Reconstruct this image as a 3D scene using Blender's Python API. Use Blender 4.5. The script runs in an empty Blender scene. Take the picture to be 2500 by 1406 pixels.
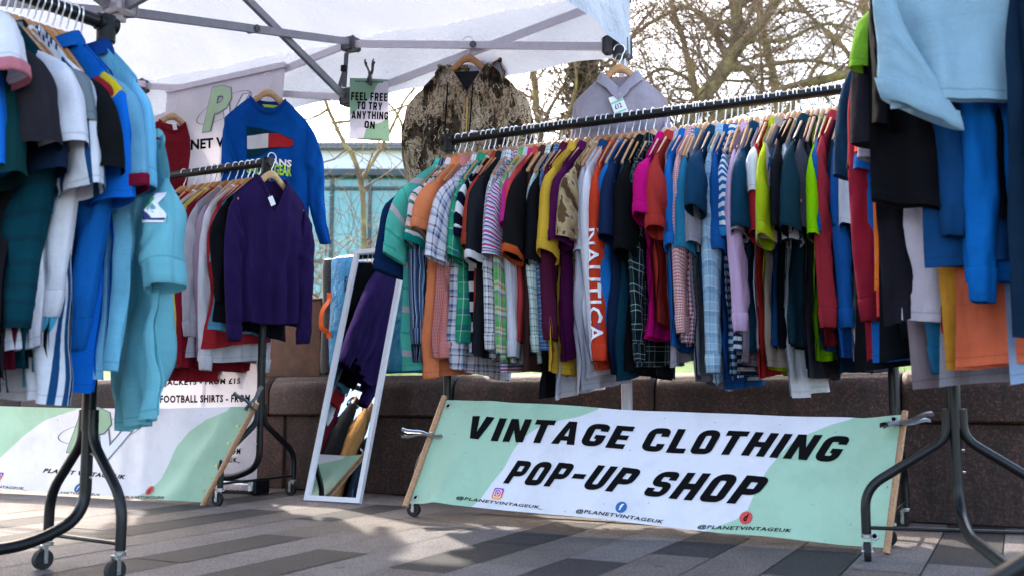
import bpy, math, random
from mathutils import Vector, Matrix, noise
R = math.radians
C = bpy.context.scene.collection
random.seed(7)

# ------------------------------------------------------------------ camera, sky, sun, exposure
FPX, PITCH, HC = 2430.0, R(6.15), 0.5
cd = bpy.data.cameras.new('camera')
cam = bpy.data.objects.new('camera', cd); C.objects.link(cam)
cam.location = (0, 0, HC); cam.rotation_euler = (R(90) + PITCH, 0, 0)
cd.sensor_width = 36; cd.lens = 36 * FPX / 2500; cd.clip_start = .05; cd.clip_end = 2000
cd.dof.use_dof = True; cd.dof.focus_distance = 4.2; cd.dof.aperture_fstop = 3.4
sc = bpy.context.scene; sc.camera = cam
SUN = Vector((-.30, .80, .80)).normalized()
w = bpy.data.worlds.new('World'); sc.world = w; w.use_nodes = True
nt = w.node_tree; bg = nt.nodes['Background']
sky = nt.nodes.new('ShaderNodeTexSky'); sky.sky_type = 'NISHITA'; sky.sun_disc = False
sky.sun_elevation = math.asin(SUN.z); sky.sun_rotation = math.atan2(SUN.x, SUN.y)
sky.dust_density = 2.2; sky.air_density = .7; sky.ozone_density = .4
wb = nt.nodes.new('ShaderNodeMix'); wb.data_type = 'RGBA'; wb.blend_type = 'MULTIPLY'; wb.inputs[0].default_value = 1; wb.inputs[7].default_value = (1.08, 1.0, .86, 1)   # camera white balance
nt.links.new(sky.outputs[0], wb.inputs[6]); nt.links.new(wb.outputs[2], bg.inputs[0]); bg.inputs[1].default_value = .15
ld = bpy.data.lights.new('sun', 'SUN'); ld.energy = 1.1; ld.angle = R(1.5); ld.color = (1, .93, .82)
lo = bpy.data.objects.new('sun', ld); C.objects.link(lo)
lo.rotation_euler = (-SUN).to_track_quat('-Z', 'Y').to_euler()
sc.view_settings.view_transform = 'Standard'; sc.view_settings.look = 'None'
sc.view_settings.exposure = 3.0; sc.view_settings.gamma = 1

# ------------------------------------------------------------------ pixel helpers (photo pixels, 2500 wide)
def ray(x, y):
    a = (x - 1250) / FPX; b = -(y - 703) / FPX
    return Vector((a, math.cos(PITCH) - b * math.sin(PITCH), math.sin(PITCH) + b * math.cos(PITCH)))
def aty(x, y, Y):
    r = ray(x, y); t = Y / r.y; return Vector((r.x * t, Y, HC + r.z * t))
def atz(x, y, z):
    r = ray(x, y); t = (z - HC) / r.z; return Vector((r.x * t, r.y * t, z))
def atplane(x, y, p, n):
    r = ray(x, y); o = Vector((0, 0, HC)); t = (p - o).dot(n) / r.dot(n); return o + r * t
def proj(p):
    d = p[1] * math.cos(PITCH) + (p[2] - HC) * math.sin(PITCH); u = -p[1] * math.sin(PITCH) + (p[2] - HC) * math.cos(PITCH)
    return 1250 + FPX * p[0] / d, 703 - FPX * u / d

# ------------------------------------------------------------------ materials
def lin(h, k=1.0):
    h = h.lstrip('#'); o = []
    for i in (0, 2, 4):
        c = int(h[i:i+2], 16) / 255
        o.append(min(.9, k * (c / 12.92 if c <= .04045 else ((c + .055) / 1.055) ** 2.4)))
    return (*o, 1)
MC = {}
def newmat(n):
    m = bpy.data.materials.new(n); m.use_nodes = True
    return m, m.node_tree, m.node_tree.nodes['Principled BSDF']
def N(t, k, **kw):
    n = t.nodes.new(k)
    for a, v in kw.items(): setattr(n, a, v)
    return n
def mathn(t, op, a, b=None):
    n = N(t, 'ShaderNodeMath', operation=op)
    for i, v in enumerate((a, b)):
        if v is None: continue
        if isinstance(v, (int, float)): n.inputs[i].default_value = v
        else: t.links.new(v, n.inputs[i])
    return n.outputs[0]
def ramp(t, fac, stops, interp='CONSTANT'):
    n = N(t, 'ShaderNodeValToRGB'); cr = n.color_ramp; cr.interpolation = interp
    cr.elements[0].position = stops[0][0]; cr.elements[0].color = stops[0][1]
    cr.elements[1].position = stops[-1][0]; cr.elements[1].color = stops[-1][1]
    for p, c in stops[1:-1]:
        e = cr.elements.new(p); e.color = c
    t.links.new(fac, n.inputs[0]); return n.outputs[0]
def mixc(t, f, a, b, blend='MIX'):
    n = N(t, 'ShaderNodeMix', data_type='RGBA', blend_type=blend)
    for s, v in ((n.inputs[0], f), (n.inputs[6], a), (n.inputs[7], b)):
        if isinstance(v, (float, int)): s.default_value = v
        elif isinstance(v, tuple): s.default_value = v
        else: t.links.new(v, s)
    return n.outputs[2]
def noi(t, scale, detail=3, vec=None, rough=.55):
    n = N(t, 'ShaderNodeTexNoise'); n.inputs['Scale'].default_value = scale; n.inputs['Detail'].default_value = detail
    n.inputs['Roughness'].default_value = rough
    if vec is not None: t.links.new(vec, n.inputs['Vector'])
    return n.outputs['Fac']
def bump(t, b, h, strength, dist=.01):
    n = N(t, 'ShaderNodeBump'); n.inputs['Strength'].default_value = strength; n.inputs['Distance'].default_value = dist
    t.links.new(h, n.inputs['Height']); t.links.new(n.outputs[0], b.inputs['Normal'])
def objco(t):
    return N(t, 'ShaderNodeTexCoord').outputs['Object']
def plain(n, hexc, rough=.5, metal=0, var=.12, scale=20, bmp=.0, spec=.5, k=1.0):
    key = (n, hexc, rough, metal)
    if key in MC: return MC[key]
    m, t, b = newmat(n); co = objco(t); c = lin(hexc, k)
    f = noi(t, scale, 4, co)
    dk = tuple(x * (1 - var) for x in c[:3]) + (1,); lt = tuple(min(.95, x * (1 + var)) for x in c[:3]) + (1,)
    t.links.new(ramp(t, f, [(.3, dk), (.7, lt)], 'LINEAR'), b.inputs['Base Color'])
    rr = N(t, 'ShaderNodeMapRange'); t.links.new(noi(t, scale * 2.3, 3, co), rr.inputs[0])
    rr.inputs[3].default_value = max(0, rough - .08); rr.inputs[4].default_value = min(1, rough + .1)
    t.links.new(rr.outputs[0], b.inputs['Roughness'])
    b.inputs['Metallic'].default_value = metal; b.inputs['Specular IOR Level'].default_value = spec
    if bmp: bump(t, b, noi(t, scale * 6, 4, co), bmp)
    MC[key] = m; return m
def fullramp(ws, k):
    tot = sum(x for _, x in ws); p = 0; st = []
    for h, x in ws: st.append((p / tot, lin(h, k))); p += x
    if len(st) == 1: st.append((.999, st[0][1]))
    return st
FK = .80
def fab(p, transl=.06):
    """woven or knitted cloth; p = hex or (pattern, ...)"""
    if isinstance(p, str): p = ('solid', p)
    key = repr(p) + str(transl)
    if key in MC: return MC[key]
    m, t, b = newmat('cloth_' + p[0]); uv = N(t, 'ShaderNodeUVMap').outputs[0]
    sp = N(t, 'ShaderNodeSeparateXYZ'); t.links.new(uv, sp.inputs[0]); U, V = sp.outputs[0], sp.outputs[1]
    fr = lambda s, per: mathn(t, 'FRACT', mathn(t, 'ADD', mathn(t, 'DIVIDE', s, per), 50.0))
    k = p[0]
    if k == 'solid':
        c = lin(p[1], FK); col = mixc(t, noi(t, 260, 2, uv), tuple(x * .86 for x in c[:3]) + (1,), tuple(min(.9, x * 1.1) for x in c[:3]) + (1,))
    elif k == 'heather':
        col = ramp(t, noi(t, 330, 3, uv, .8), [(.36, lin(p[2], FK)), (.62, lin(p[1], FK))], 'LINEAR')
    elif k == 'hs': col = ramp(t, fr(V, p[2]), fullramp(p[1], FK))
    elif k == 'vs': col = ramp(t, fr(U, p[2]), fullramp(p[1], FK))
    elif k == 'plaid':
        q = p[3] if len(p) > 3 else p[1]
        col = mixc(t, .5, ramp(t, fr(U, p[2]), fullramp(p[1], FK)), ramp(t, fr(V, p[2] * 1.12), fullramp(q, FK)))
    elif k == 'ging':
        w = [(p[1], 1), (p[2], 1)]
        col = mixc(t, .5, ramp(t, fr(U, p[3]), fullramp(w, FK)), ramp(t, fr(V, p[3]), fullramp(w, FK)))
    elif k == 'camo':
        f = noi(t, p[2], 2.5, uv, .5); st = [(x, lin(h, FK)) for x, h in p[1]]
        col = ramp(t, f, st)
        s = N(t, 'ShaderNodeTexVoronoi'); s.inputs['Scale'].default_value = p[2] * 2.2; t.links.new(uv, s.inputs['Vector'])
        d = mathn(t, 'LESS_THAN', s.outputs['Distance'], .13)
        col = mixc(t, d, col, lin('#e6dfd2', FK)); s2 = mathn(t, 'LESS_THAN', s.outputs['Distance'], .07)
        col = mixc(t, s2, col, lin('#2a2420', FK))
    elif k == 'bark':
        mp = N(t, 'ShaderNodeMapping'); mp.inputs['Scale'].default_value = (1.5, .62, 1); t.links.new(uv, mp.inputs[0])
        f = noi(t, 10, 8, mp.outputs[0], .72)
        col = ramp(t, f, [(.3, lin('#1a1512')), (.42, lin('#3d3028')), (.46, lin('#85735c')), (.53, lin('#ae9d86')), (.58, lin('#6a5644')), (.62, lin('#b5a692')), (.7, lin('#4b3c30'))], 'LINEAR')
        big = noi(t, 5.5, 3, mp.outputs[0], .6); col = mixc(t, mathn(t, 'GREATER_THAN', big, .54), col, mixc(t, .82, col, lin('#1e1814'))); col = mixc(t, mathn(t, 'LESS_THAN', big, .455), col, mixc(t, .6, col, lin('#b9a98f')))
        ck = noi(t, 24, 5, mp.outputs[0], .7); col = mixc(t, mathn(t, 'LESS_THAN', mathn(t, 'ABSOLUTE', mathn(t, 'SUBTRACT', ck, .5)), .018), col, lin('#15110e'))
        lf = mathn(t, 'GREATER_THAN', noi(t, 11, 6, uv, .8), .60); col = mixc(t, lf, col, lin('#3c4230'))
        wv = N(t, 'ShaderNodeTexWave', wave_type='BANDS'); wv.inputs['Scale'].default_value = 16; wv.inputs['Distortion'].default_value = 22; wv.inputs['Detail'].default_value = 4; t.links.new(uv, wv.inputs['Vector'])
        col = mixc(t, mathn(t, 'MULTIPLY', mathn(t, 'GREATER_THAN', wv.outputs['Fac'], .94), mathn(t, 'GREATER_THAN', noi(t, 9, 2, uv), .52)), col, lin('#cabda9'))
    elif k == 'rib':
        c = lin(p[1], FK); f = fr(U, .006)
        col = mixc(t, f, tuple(x * .7 for x in c[:3]) + (1,), c)
    hm = N(t, 'ShaderNodeAttribute', attribute_name='mask').outputs['Fac']
    ln_ = mathn(t, 'LESS_THAN', mathn(t, 'ABSOLUTE', mathn(t, 'SUBTRACT', hm, .022)), .0022)
    fade = ramp(t, noi(t, 5, 4, uv, .6), [(.3, (.80, .80, .81, 1)), (.68, (1.08, 1.07, 1.06, 1))], 'LINEAR'); col = mixc(t, 1.0, col, fade, 'MULTIPLY')
    col = mixc(t, mathn(t, 'MULTIPLY', ln_, .22), col, (.01, .01, .012, 1))
    b.inputs['Roughness'].default_value = .92; b.inputs['Specular IOR Level'].default_value = .05
    t.links.new(col, b.inputs['Base Color'])
    mpd = N(t, 'ShaderNodeMapping'); mpd.inputs['Scale'].default_value = (.45, 1.3, 1); mpd.inputs['Rotation'].default_value = (0, 0, .6); t.links.new(uv, mpd.inputs[0])
    mpw = N(t, 'ShaderNodeMapping'); mpw.inputs['Scale'].default_value = (1, .32, 1); t.links.new(uv, mpw.inputs[0])
    h = mathn(t, 'ADD', mathn(t, 'ADD', noi(t, 21, 4, mpw.outputs[0]), mathn(t, 'MULTIPLY', noi(t, 17, 5, mpd.outputs[0], .6), .8)), mathn(t, 'MULTIPLY', noi(t, 420, 2, uv), .10))
    bump(t, b, h, .18 if k == 'bark' else .5, .016)
    if transl:
        tr = N(t, 'ShaderNodeBsdfTranslucent'); t.links.new(col, tr.inputs[0])
        mx = N(t, 'ShaderNodeMixShader'); mx.inputs[0].default_value = transl
        t.links.new(b.outputs[0], mx.inputs[1]); t.links.new(tr.outputs[0], mx.inputs[2])
        t.links.new(mx.outputs[0], t.nodes['Material Output'].inputs[0])
    MC[key] = m; return m
M_TUBE = plain('black_painted_steel', '#0d0f13', .36, 0, .35, 30, 0, .32)
M_TUBE2 = plain('black_plastic', '#0d0e11', .5, 0, .2, 30, 0, .25)
M_STEEL = plain('zinc_steel', '#b9bcc0', .28, 1, .15, 40)
M_DSTEEL = plain('dull_clamp_steel', '#5c5c60', .42, .8, .3, 60)
M_ALU = plain('white_coated_aluminium', '#c9c4cc', .42, .25, .06, 25)
M_ALUG = plain('grey_anodised_aluminium', '#8d8f98', .4, .5, .08, 25)
M_JOINT = plain('dark_grey_nylon', '#55545a', .55, 0, .15, 30)
M_RUBBER = plain('dark_rubber', '#121214', .7, 0, .2, 50)
M_INK = plain('black_print', '#0a090c', .8, 0, .05, 10, 0, .1)
M_WHITE = plain('white_print', '#eceaf2', .6, 0, .03, 10)
def wood(n, h, k=.85):
    key = ('wood', n)
    if key in MC: return MC[key]
    m, t, b = newmat(n); co = objco(t); c = lin(h, k)
    mp = N(t, 'ShaderNodeMapping'); mp.inputs['Scale'].default_value = (6, 1, 6); t.links.new(co, mp.inputs[0])
    f = noi(t, 22, 5, mp.outputs[0], .6)
    t.links.new(ramp(t, f, [(.3, tuple(x * .62 for x in c[:3]) + (1,)), (.7, tuple(min(.9, x * 1.15) for x in c[:3]) + (1,))], 'LINEAR'), b.inputs['Base Color'])
    b.inputs['Roughness'].default_value = .42; MC[key] = m; return m
M_WOOD = [wood('varnished_beech', '#c98f5c'), wood('honey_beech', '#d39a63'), wood('dark_beech', '#b97b48')]
M_PALEWOOD = wood('pale_beech', '#dcb383'); M_PINKWOOD = wood('pink_beech', '#d9a98c')
M_DOWEL = wood('pine_batten', '#c0906a')
# ------------------------------------------------------------------ mesh helpers
def link(name, me, mat, parent):
    o = bpy.data.objects.new(name, me); C.objects.link(o)
    if mat is not None:
        for m in (mat if isinstance(mat, (list, tuple)) else [mat]): me.materials.append(m)
    if parent is not None: o.parent = parent
    return o
def mk(name, V, F, mat, parent=None, uv=None, smooth=True, attr=None, mi=None):
    me = bpy.data.meshes.new(name); me.from_pydata([tuple(v) for v in V], [], F)
    if uv is not None:
        l = me.uv_layers.new(name='UVMap'); vi = [0] * len(me.loops); me.loops.foreach_get('vertex_index', vi)
        flat = []
        for i in vi: flat.extend(uv[i])
        l.data.foreach_set('uv', flat)
    if attr is not None:
        a = me.attributes.new('mask', 'FLOAT', 'POINT'); a.data.foreach_set('value', attr)
    if smooth: me.polygons.foreach_set('use_smooth', [True] * len(me.polygons))
    if mi is not None: me.polygons.foreach_set('material_index', mi)
    me.update(); return link(name, me, mat, parent)
class MB:
    def __init__(s): s.V = []; s.F = []; s.uv = []
    def add(s, V, F):
        n = len(s.V); s.V += [Vector(v) for v in V]; s.F += [tuple(i + n for i in f) for f in F]; return s
    def box(s, c, d, rot=None, bev=0.0):
        c = Vector(c); x, y, z = (q / 2 for q in d); Mx = rot.to_matrix() if rot is not None and not isinstance(rot, Matrix) else (rot or Matrix.Identity(3))
        if bev <= 0:
            P = [(-x, -y, -z), (x, -y, -z), (x, y, -z), (-x, y, -z), (-x, -y, z), (x, -y, z), (x, y, z), (-x, y, z)]
            Fc = [(3, 2, 1, 0), (4, 5, 6, 7), (0, 1, 5, 4), (1, 2, 6, 5), (2, 3, 7, 6), (3, 0, 4, 7)]
        else:
            P = []; b = min(bev, x * .9, y * .9, z * .9)
            for zz, ins in ((-z, b), (-z + b, 0), (z - b, 0), (z, b)):
                for px, py in ((-1, -1), (1, -1), (1, 1), (-1, 1)):
                    X, Y = x - ins, y - ins
                    P += [(px * (X - (b if px * py > 0 else 0)), py * (Y - (0 if px * py > 0 else b)), zz), (px * (X - (0 if px * py > 0 else b)), py * (Y - (b if px * py > 0 else 0)), zz)]
            Fc = [tuple(range(7, -1, -1)), tuple(range(24, 32))]
            for r in range(3):
                for i in range(8):
                    j = (i + 1) % 8; Fc.append((r * 8 + i, r * 8 + j, r * 8 + 8 + j, r * 8 + 8 + i))
        return s.add([c + Mx @ Vector(p) for p in P], Fc)
    def tube(s, path, r, n=10, caps=True):
        path = [Vector(p) for p in path]; rs = r if isinstance(r, (list, tuple)) else [r] * len(path)
        V = []; F = []; up = None
        for i, p in enumerate(path):
            d = (path[min(i + 1, len(path) - 1)] - path[max(i - 1, 0)])
            if d.length < 1e-9: d = Vector((0, 0, 1))
            d.normalize()
            if up is None:
                up = Vector((0, 0, 1)) if abs(d.z) < .9 else Vector((1, 0, 0))
            a = d.cross(up)
            if a.length < 1e-6: a = d.orthogonal()
            a.normalize(); b = a.cross(d).normalized(); up = b
            for k in range(n):
                th = 2 * math.pi * k / n; V.append(p + (a * math.cos(th) + b * math.sin(th)) * rs[i])
        for i in range(len(path) - 1):
            for k in range(n):
                q = (k + 1) % n; F.append((i * n + k, i * n + q, (i + 1) * n + q, (i + 1) * n + k))
        if caps:
            F.append(tuple(range(n - 1, -1, -1))); F.append(tuple(range((len(path) - 1) * n, len(path) * n)))
        return s.add(V, F)
    def bar(s, a, b, w, h, up=(0, 0, 1)):
        """rectangular bar from a to b"""
        a, b = Vector(a), Vector(b); d = (b - a).normalized(); sx = d.cross(Vector(up)).normalized(); u = sx.cross(d).normalized()
        V = [p + sx * (w / 2 * i) + u * (h / 2 * j) for p in (a, b) for i, j in ((-1, -1), (1, -1), (1, 1), (-1, 1))]
        return s.add(V, [(3, 2, 1, 0), (4, 5, 6, 7), (0, 1, 5, 4), (1, 2, 6, 5), (2, 3, 7, 6), (3, 0, 4, 7)])
    def disc(s, c, r, axis, th, n=20):
        a = Vector(axis).normalized(); c = Vector(c); return s.tube([c - a * th / 2, c + a * th / 2], r, n)
    def ring(s, c, r, axis, rr, n=20, m=6):
        a = Vector(axis).normalized(); x = a.orthogonal().normalized(); y = a.cross(x); c = Vector(c)
        V = []; F = []
        for i in range(n):
            th = 2 * math.pi * i / n; d = x * math.cos(th) + y * math.sin(th)
            for j in range(m):
                ph = 2 * math.pi * j / m; V.append(c + d * (r + rr * math.cos(ph)) + a * (rr * math.sin(ph)))
        for i in range(n):
            for j in range(m): F.append((i * m + j, ((i + 1) % n) * m + j, ((i + 1) % n) * m + (j + 1) % m, i * m + (j + 1) % m))
        return s.add(V, F)
    def done(s, name, mat, parent=None, smooth=False):
        o = mk(name, s.V, s.F, mat, parent, smooth=smooth)
        if smooth == 'auto': pass
        return o
def shade(o, ang=35):
    me = o.data; me.polygons.foreach_set('use_smooth', [True] * len(me.polygons)); me.set_sharp_from_angle(angle=R(ang)); return o
def smoothpath(P, n=6):
    P = [Vector(p) for p in P]; out = []
    for i in range(len(P) - 1):
        p0, p1, p2, p3 = P[max(i - 1, 0)], P[i], P[i + 1], P[min(i + 2, len(P) - 1)]
        for k in range(n):
            t = k / n; out.append(.5 * ((2 * p1) + (p2 - p0) * t + (2 * p0 - 5 * p1 + 4 * p2 - p3) * t * t + (3 * p1 - p0 - 3 * p2 + p3) * t ** 3))
    out.append(P[-1]); return out
def roundpath(P, r=.05, n=5):
    """polyline with rounded bends"""
    P = [Vector(p) for p in P]; out = [P[0]]
    for i in range(1, len(P) - 1):
        a, b, c = P[i - 1], P[i], P[i + 1]; d1 = (a - b); d2 = (c - b)
        rr = min(r, d1.length * .45, d2.length * .45); q1 = b + d1.normalized() * rr; q2 = b + d2.normalized() * rr
        for k in range(n + 1):
            t = k / n; out.append(q1 * (1 - t) ** 2 + b * 2 * t * (1 - t) + q2 * t * t)
    out.append(P[-1]); return out
def tag(o, label, cat, group=None):
    o['label'] = label; o['category'] = cat
    if group: o['group'] = group
    return o
def thing(name, label, cat, loc=(0, 0, 0), rz=0, group=None):
    o = bpy.data.objects.new(name, None); C.objects.link(o); o.location = loc; o.rotation_euler = (0, 0, rz)
    o.empty_display_size = .1
    return tag(o, label, cat, group)
def local(root, p):
    c, s = math.cos(-root.rotation_euler.z), math.sin(-root.rotation_euler.z); d = Vector(p) - Vector(root.location)
    return Vector((c * d.x - s * d.y, s * d.x + c * d.y, d.z))
# text -> verts, faces in a unit layout (x right, y up)
def text(body, shear=0.0, bold=0.0, spacing=1.0, res=2):
    cu = bpy.data.curves.new('lettering', 'FONT'); cu.body = body; cu.shear = shear; cu.offset = bold; cu.space_character = spacing
    cu.resolution_u = res; cu.fill_mode = 'FRONT'
    ob = bpy.data.objects.new('lettering', cu); me = bpy.data.meshes.new_from_object(ob)
    V = [Vector(v.co) for v in me.vertices]; F = [tuple(p.vertices) for p in me.polygons]
    bpy.data.objects.remove(ob); bpy.data.meshes.remove(me); bpy.data.curves.remove(cu)
    return V, F
def block(line, w=.235, gap=.15):
    """heavy condensed capitals with rounded bowls, cap height 1"""
    V = []; F = []; x0 = 0.0
    def poly(P):
        k = len(V); V.extend(Vector((x + x0, y, 0)) for x, y in P); F.append(tuple(range(k, k + len(P))))
    def rect(a, b, c, d): poly([(a, c), (b, c), (b, d), (a, d)])
    def rib(P, closed=False, r=.2, t=w):
        Q = roundpath([(x, y, 0) for x, y in P], r, 6); m = len(Q); k = len(V)
        for i, p in enumerate(Q):
            a = Q[i - 1] if i else (Q[-2] if closed else Q[0]); c = Q[i + 1] if i < m - 1 else (Q[1] if closed else Q[-1])
            d = (c - a).normalized(); nrm = Vector((-d.y, d.x, 0)) * t / 2; V.append(p + nrm + Vector((x0, 0, 0))); V.append(p - nrm + Vector((x0, 0, 0)))
        for i in range(m - 1): F.append((k + 2 * i, k + 2 * i + 1, k + 2 * i + 3, k + 2 * i + 2))
    for ch in line:
        W = .64; h = w / 2; c = W / 2
        if ch == ' ': x0 += .34; continue
        if ch == 'I': W = w; rect(0, w, 0, 1)
        elif ch == '-': W = .42; rect(0, W, .40, .60)
        elif ch == 'V': W = .72; c = .36; poly([(0, 1), (w * 1.08, 1), (c, .32), (W - w * 1.08, 1), (W, 1), (c + w * .56, 0), (c - w * .56, 0)])
        elif ch == 'Y': W = .70; c = .35; poly([(0, 1), (w * 1.08, 1), (c, .62), (W - w * 1.08, 1), (W, 1), (c + h, .40), (c + h, 0), (c - h, 0), (c - h, .40)])
        elif ch == 'A':
            W = .74; c = .37; q = lambda y: w * 1.04 + (c - w * 1.04) * y / .70
            poly([(0, 0), (w * 1.04, 0), (q(.16), .16), (q(.36), .36), (c, .70), (c, 1), (c - w * .54, 1)]); poly([(W, 0), (c + w * .54, 1), (c, 1), (c, .70), (W - q(.36), .36), (W - q(.16), .16), (W - w * 1.04, 0)])
            poly([(q(.16), .16), (W - q(.16), .16), (W - q(.36), .36), (q(.36), .36)])
        elif ch == 'N': W = .68; rect(0, w, 0, 1); rect(W - w, W, 0, 1); poly([(w, 1), (w, .52), (W - w, 0), (W - w, .48)])
        elif ch == 'T': W = .62; c = .31; rect(0, W, 1 - w * .9, 1); rect(c - h, c + h, 0, 1 - w * .9)
        elif ch in 'LEF':
            W = .54; rect(0, w, 0, 1)
            for y0, y1 in {'L': [(0, .21)], 'E': [(0, .21), (.395, .60), (.79, 1)], 'F': [(.395, .60), (.79, 1)]}[ch]: rect(w, W - (.03 if y0 > .3 and y1 < .7 else 0), y0, y1)
        elif ch == 'H': W = .66; rect(0, w, 0, 1); rect(W - w, W, 0, 1); rect(w, W - w, .39, .61)
        elif ch == 'O': rib([(c, h), (h, h), (h, 1 - h), (W - h, 1 - h), (W - h, h), (c, h)], True)
        elif ch == 'U': rib([(h, 1), (h, h), (W - h, h), (W - h, 1)])
        elif ch == 'C': rib([(W - h, .65), (W - h, 1 - h), (h, 1 - h), (h, h), (W - h, h), (W - h, .35)])
        elif ch == 'G': rib([(W - h, .68), (W - h, 1 - h), (h, 1 - h), (h, h), (W - h, h), (W - h, .52)]); rect(c + .01, W - w, .34, .52)
        elif ch == 'S': rib([(W - h, .67), (W - h, 1 - h + .01), (h, 1 - h + .01), (h, .5), (W - h, .5), (W - h, h - .01), (h, h - .01), (h, .33)], r=.17, t=.215)
        elif ch in 'PR':
            W = .63; rect(0, w, 0, 1); rib([(w, 1 - h), (W - h, 1 - h), (W - h, .44), (w, .44)], r=.2, t=.22)
            if ch == 'R': poly([(w + .03, .33), (w + .25, .33), (W + .02, 0), (W - w, 0)])
        x0 += W + gap
    return V, F
def fit(VF, x0, x1, y0, y1):
    V, F = VF; ax = min(v.x for v in V); bx = max(v.x for v in V); ay = min(v.y for v in V); by = max(v.y for v in V)
    return [(x0 + (v.x - ax) / (bx - ax) * (x1 - x0), y0 + (v.y - ay) / (by - ay) * (y1 - y0)) for v in V], F
def onsurf(mb, VF, f, sub=0.0):
    """lay a flat layout (list of (x,y), faces) on surface function f(x, y) -> point"""
    V, F = VF; mb.add([f(x, y) for x, y in V], F)
def rectF(x0, x1, y0, y1): return [(x0, y0), (x1, y0), (x1, y1), (x0, y1)], [(0, 1, 2, 3)]
def discF(cx, cy, rx, ry, n=24, r0=0.0):
    if r0 <= 0:
        return [(cx + rx * math.cos(2 * math.pi * i / n), cy + ry * math.sin(2 * math.pi * i / n)) for i in range(n)], [tuple(range(n))]
    V = []; F = []
    for i in range(n):
        a = 2 * math.pi * i / n; V += [(cx + rx * math.cos(a), cy + ry * math.sin(a)), (cx + rx * r0 * math.cos(a), cy + ry * r0 * math.sin(a))]
    for i in range(n): j = (i + 1) % n; F.append((2 * i, 2 * j, 2 * j + 1, 2 * i + 1))
    return V, F
def polyF(P): return list(P), [tuple(range(len(P)))]
def rrectF(cx, cy, hx, hy, r=.3, ring=0.0):
    P = []
    for qx, qy, a0 in ((1, 1, 0), (-1, 1, 90), (-1, -1, 180), (1, -1, 270)):
        for k in range(5):
            a = R(a0 + k * 22.5); P.append((qx * (1 - r) + r * math.cos(a), qy * (1 - r) + r * math.sin(a)))
    if not ring: return [(cx + hx * x, cy + hy * y) for x, y in P], [tuple(range(20))]
    V = []; F = []
    for x, y in P: V += [(cx + hx * x, cy + hy * y), (cx + hx * x * ring, cy + hy * y * ring)]
    for i in range(20): j = (i + 1) % 20; F.append((2 * i, 2 * j, 2 * j + 1, 2 * i + 1))
    return V, F

# ------------------------------------------------------------------ the setting: ground, paving, bed, sky is the world
ANG = R(-26.9); UX = Vector((math.cos(ANG), math.sin(ANG), 0)); VX = Vector((-math.sin(ANG), math.cos(ANG), 0))
W0 = Vector((-1.158, 5.394, 0))                     # a point on the foot of the stone wall
def wl(s, n, z=0.0): return W0 + UX * s + VX * n + Vector((0, 0, z))   # along wall, behind wall
mg, t, b = newmat('asphalt_ground'); co = objco(t)
t.links.new(ramp(t, noi(t, 40, 5, co), [(.3, (.07, .068, .07, 1)), (.7, (.12, .118, .12, 1))], 'LINEAR'), b.inputs['Base Color']); b.inputs['Roughness'].default_value = .9
g = mk('ground', [(-400, -400, -.012), (400, -400, -.012), (400, 400, -.012), (-400, 400, -.012)], [(0, 1, 2, 3)], mg, smooth=False); g['kind'] = 'structure'
def granite(n, c0, c1, c2, k=1):
    m, t, b = newmat(n); co = objco(t)
    f = noi(t, 120, 4, co, .85); col = ramp(t, f, [(.34, lin(c0, k)), (.5, lin(c1, k)), (.64, lin(c2, k))], 'LINEAR')
    big = ramp(t, noi(t, 1.7, 4, co), [(.3, (.72, .72, .74, 1)), (.7, (1, 1, 1, 1))], 'LINEAR')
    st = ramp(t, noi(t, 7, 5, co, .7), [(.35, (.8, .78, .78, 1)), (.55, (1, 1, 1, 1))], 'LINEAR')
    col = mixc(t, 1.0, mixc(t, 1.0, col, big, 'MULTIPLY'), st, 'MULTIPLY')
    vg = N(t, 'ShaderNodeTexVoronoi'); vg.inputs['Scale'].default_value = 3.1; t.links.new(co, vg.inputs['Vector'])
    gum = mathn(t, 'LESS_THAN', vg.outputs['Distance'], .055); col = mixc(t, mathn(t, 'MULTIPLY', gum, .5), col, (.03, .028, .028, 1))
    t.links.new(col, b.inputs['Base Color']); b.inputs['Roughness'].default_value = .8; b.inputs['Specular IOR Level'].default_value = .35
    bump(t, b, f, .35, .004); return m
M_SL = granite('pale_granite_slab', '#3e3a3b', '#6b6564', '#938b89')
M_SL2 = granite('warm_granite_slab', '#3a3532', '#625a56', '#8a8078')
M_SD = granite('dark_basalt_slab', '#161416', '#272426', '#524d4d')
V = []; F = []; mi = []
SLW, SLL = .2, .6; rnd = random.Random(3)
darkpts = []
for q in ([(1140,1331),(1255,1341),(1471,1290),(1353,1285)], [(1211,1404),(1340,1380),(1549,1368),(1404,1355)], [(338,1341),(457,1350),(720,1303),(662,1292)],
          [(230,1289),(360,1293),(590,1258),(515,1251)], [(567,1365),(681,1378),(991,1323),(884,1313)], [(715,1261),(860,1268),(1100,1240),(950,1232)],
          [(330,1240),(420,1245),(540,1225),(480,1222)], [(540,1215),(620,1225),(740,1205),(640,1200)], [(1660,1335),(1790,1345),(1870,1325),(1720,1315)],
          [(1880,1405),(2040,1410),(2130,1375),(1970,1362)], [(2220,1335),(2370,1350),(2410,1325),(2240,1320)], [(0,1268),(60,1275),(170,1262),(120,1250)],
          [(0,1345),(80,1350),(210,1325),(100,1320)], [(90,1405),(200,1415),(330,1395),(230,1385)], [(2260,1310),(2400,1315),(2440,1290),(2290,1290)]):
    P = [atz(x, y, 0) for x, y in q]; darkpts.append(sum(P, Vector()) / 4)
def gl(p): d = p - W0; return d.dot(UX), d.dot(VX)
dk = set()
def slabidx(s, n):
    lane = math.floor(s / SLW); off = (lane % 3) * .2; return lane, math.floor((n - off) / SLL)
for p in darkpts: dk.add(slabidx(*gl(p)))
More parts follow.
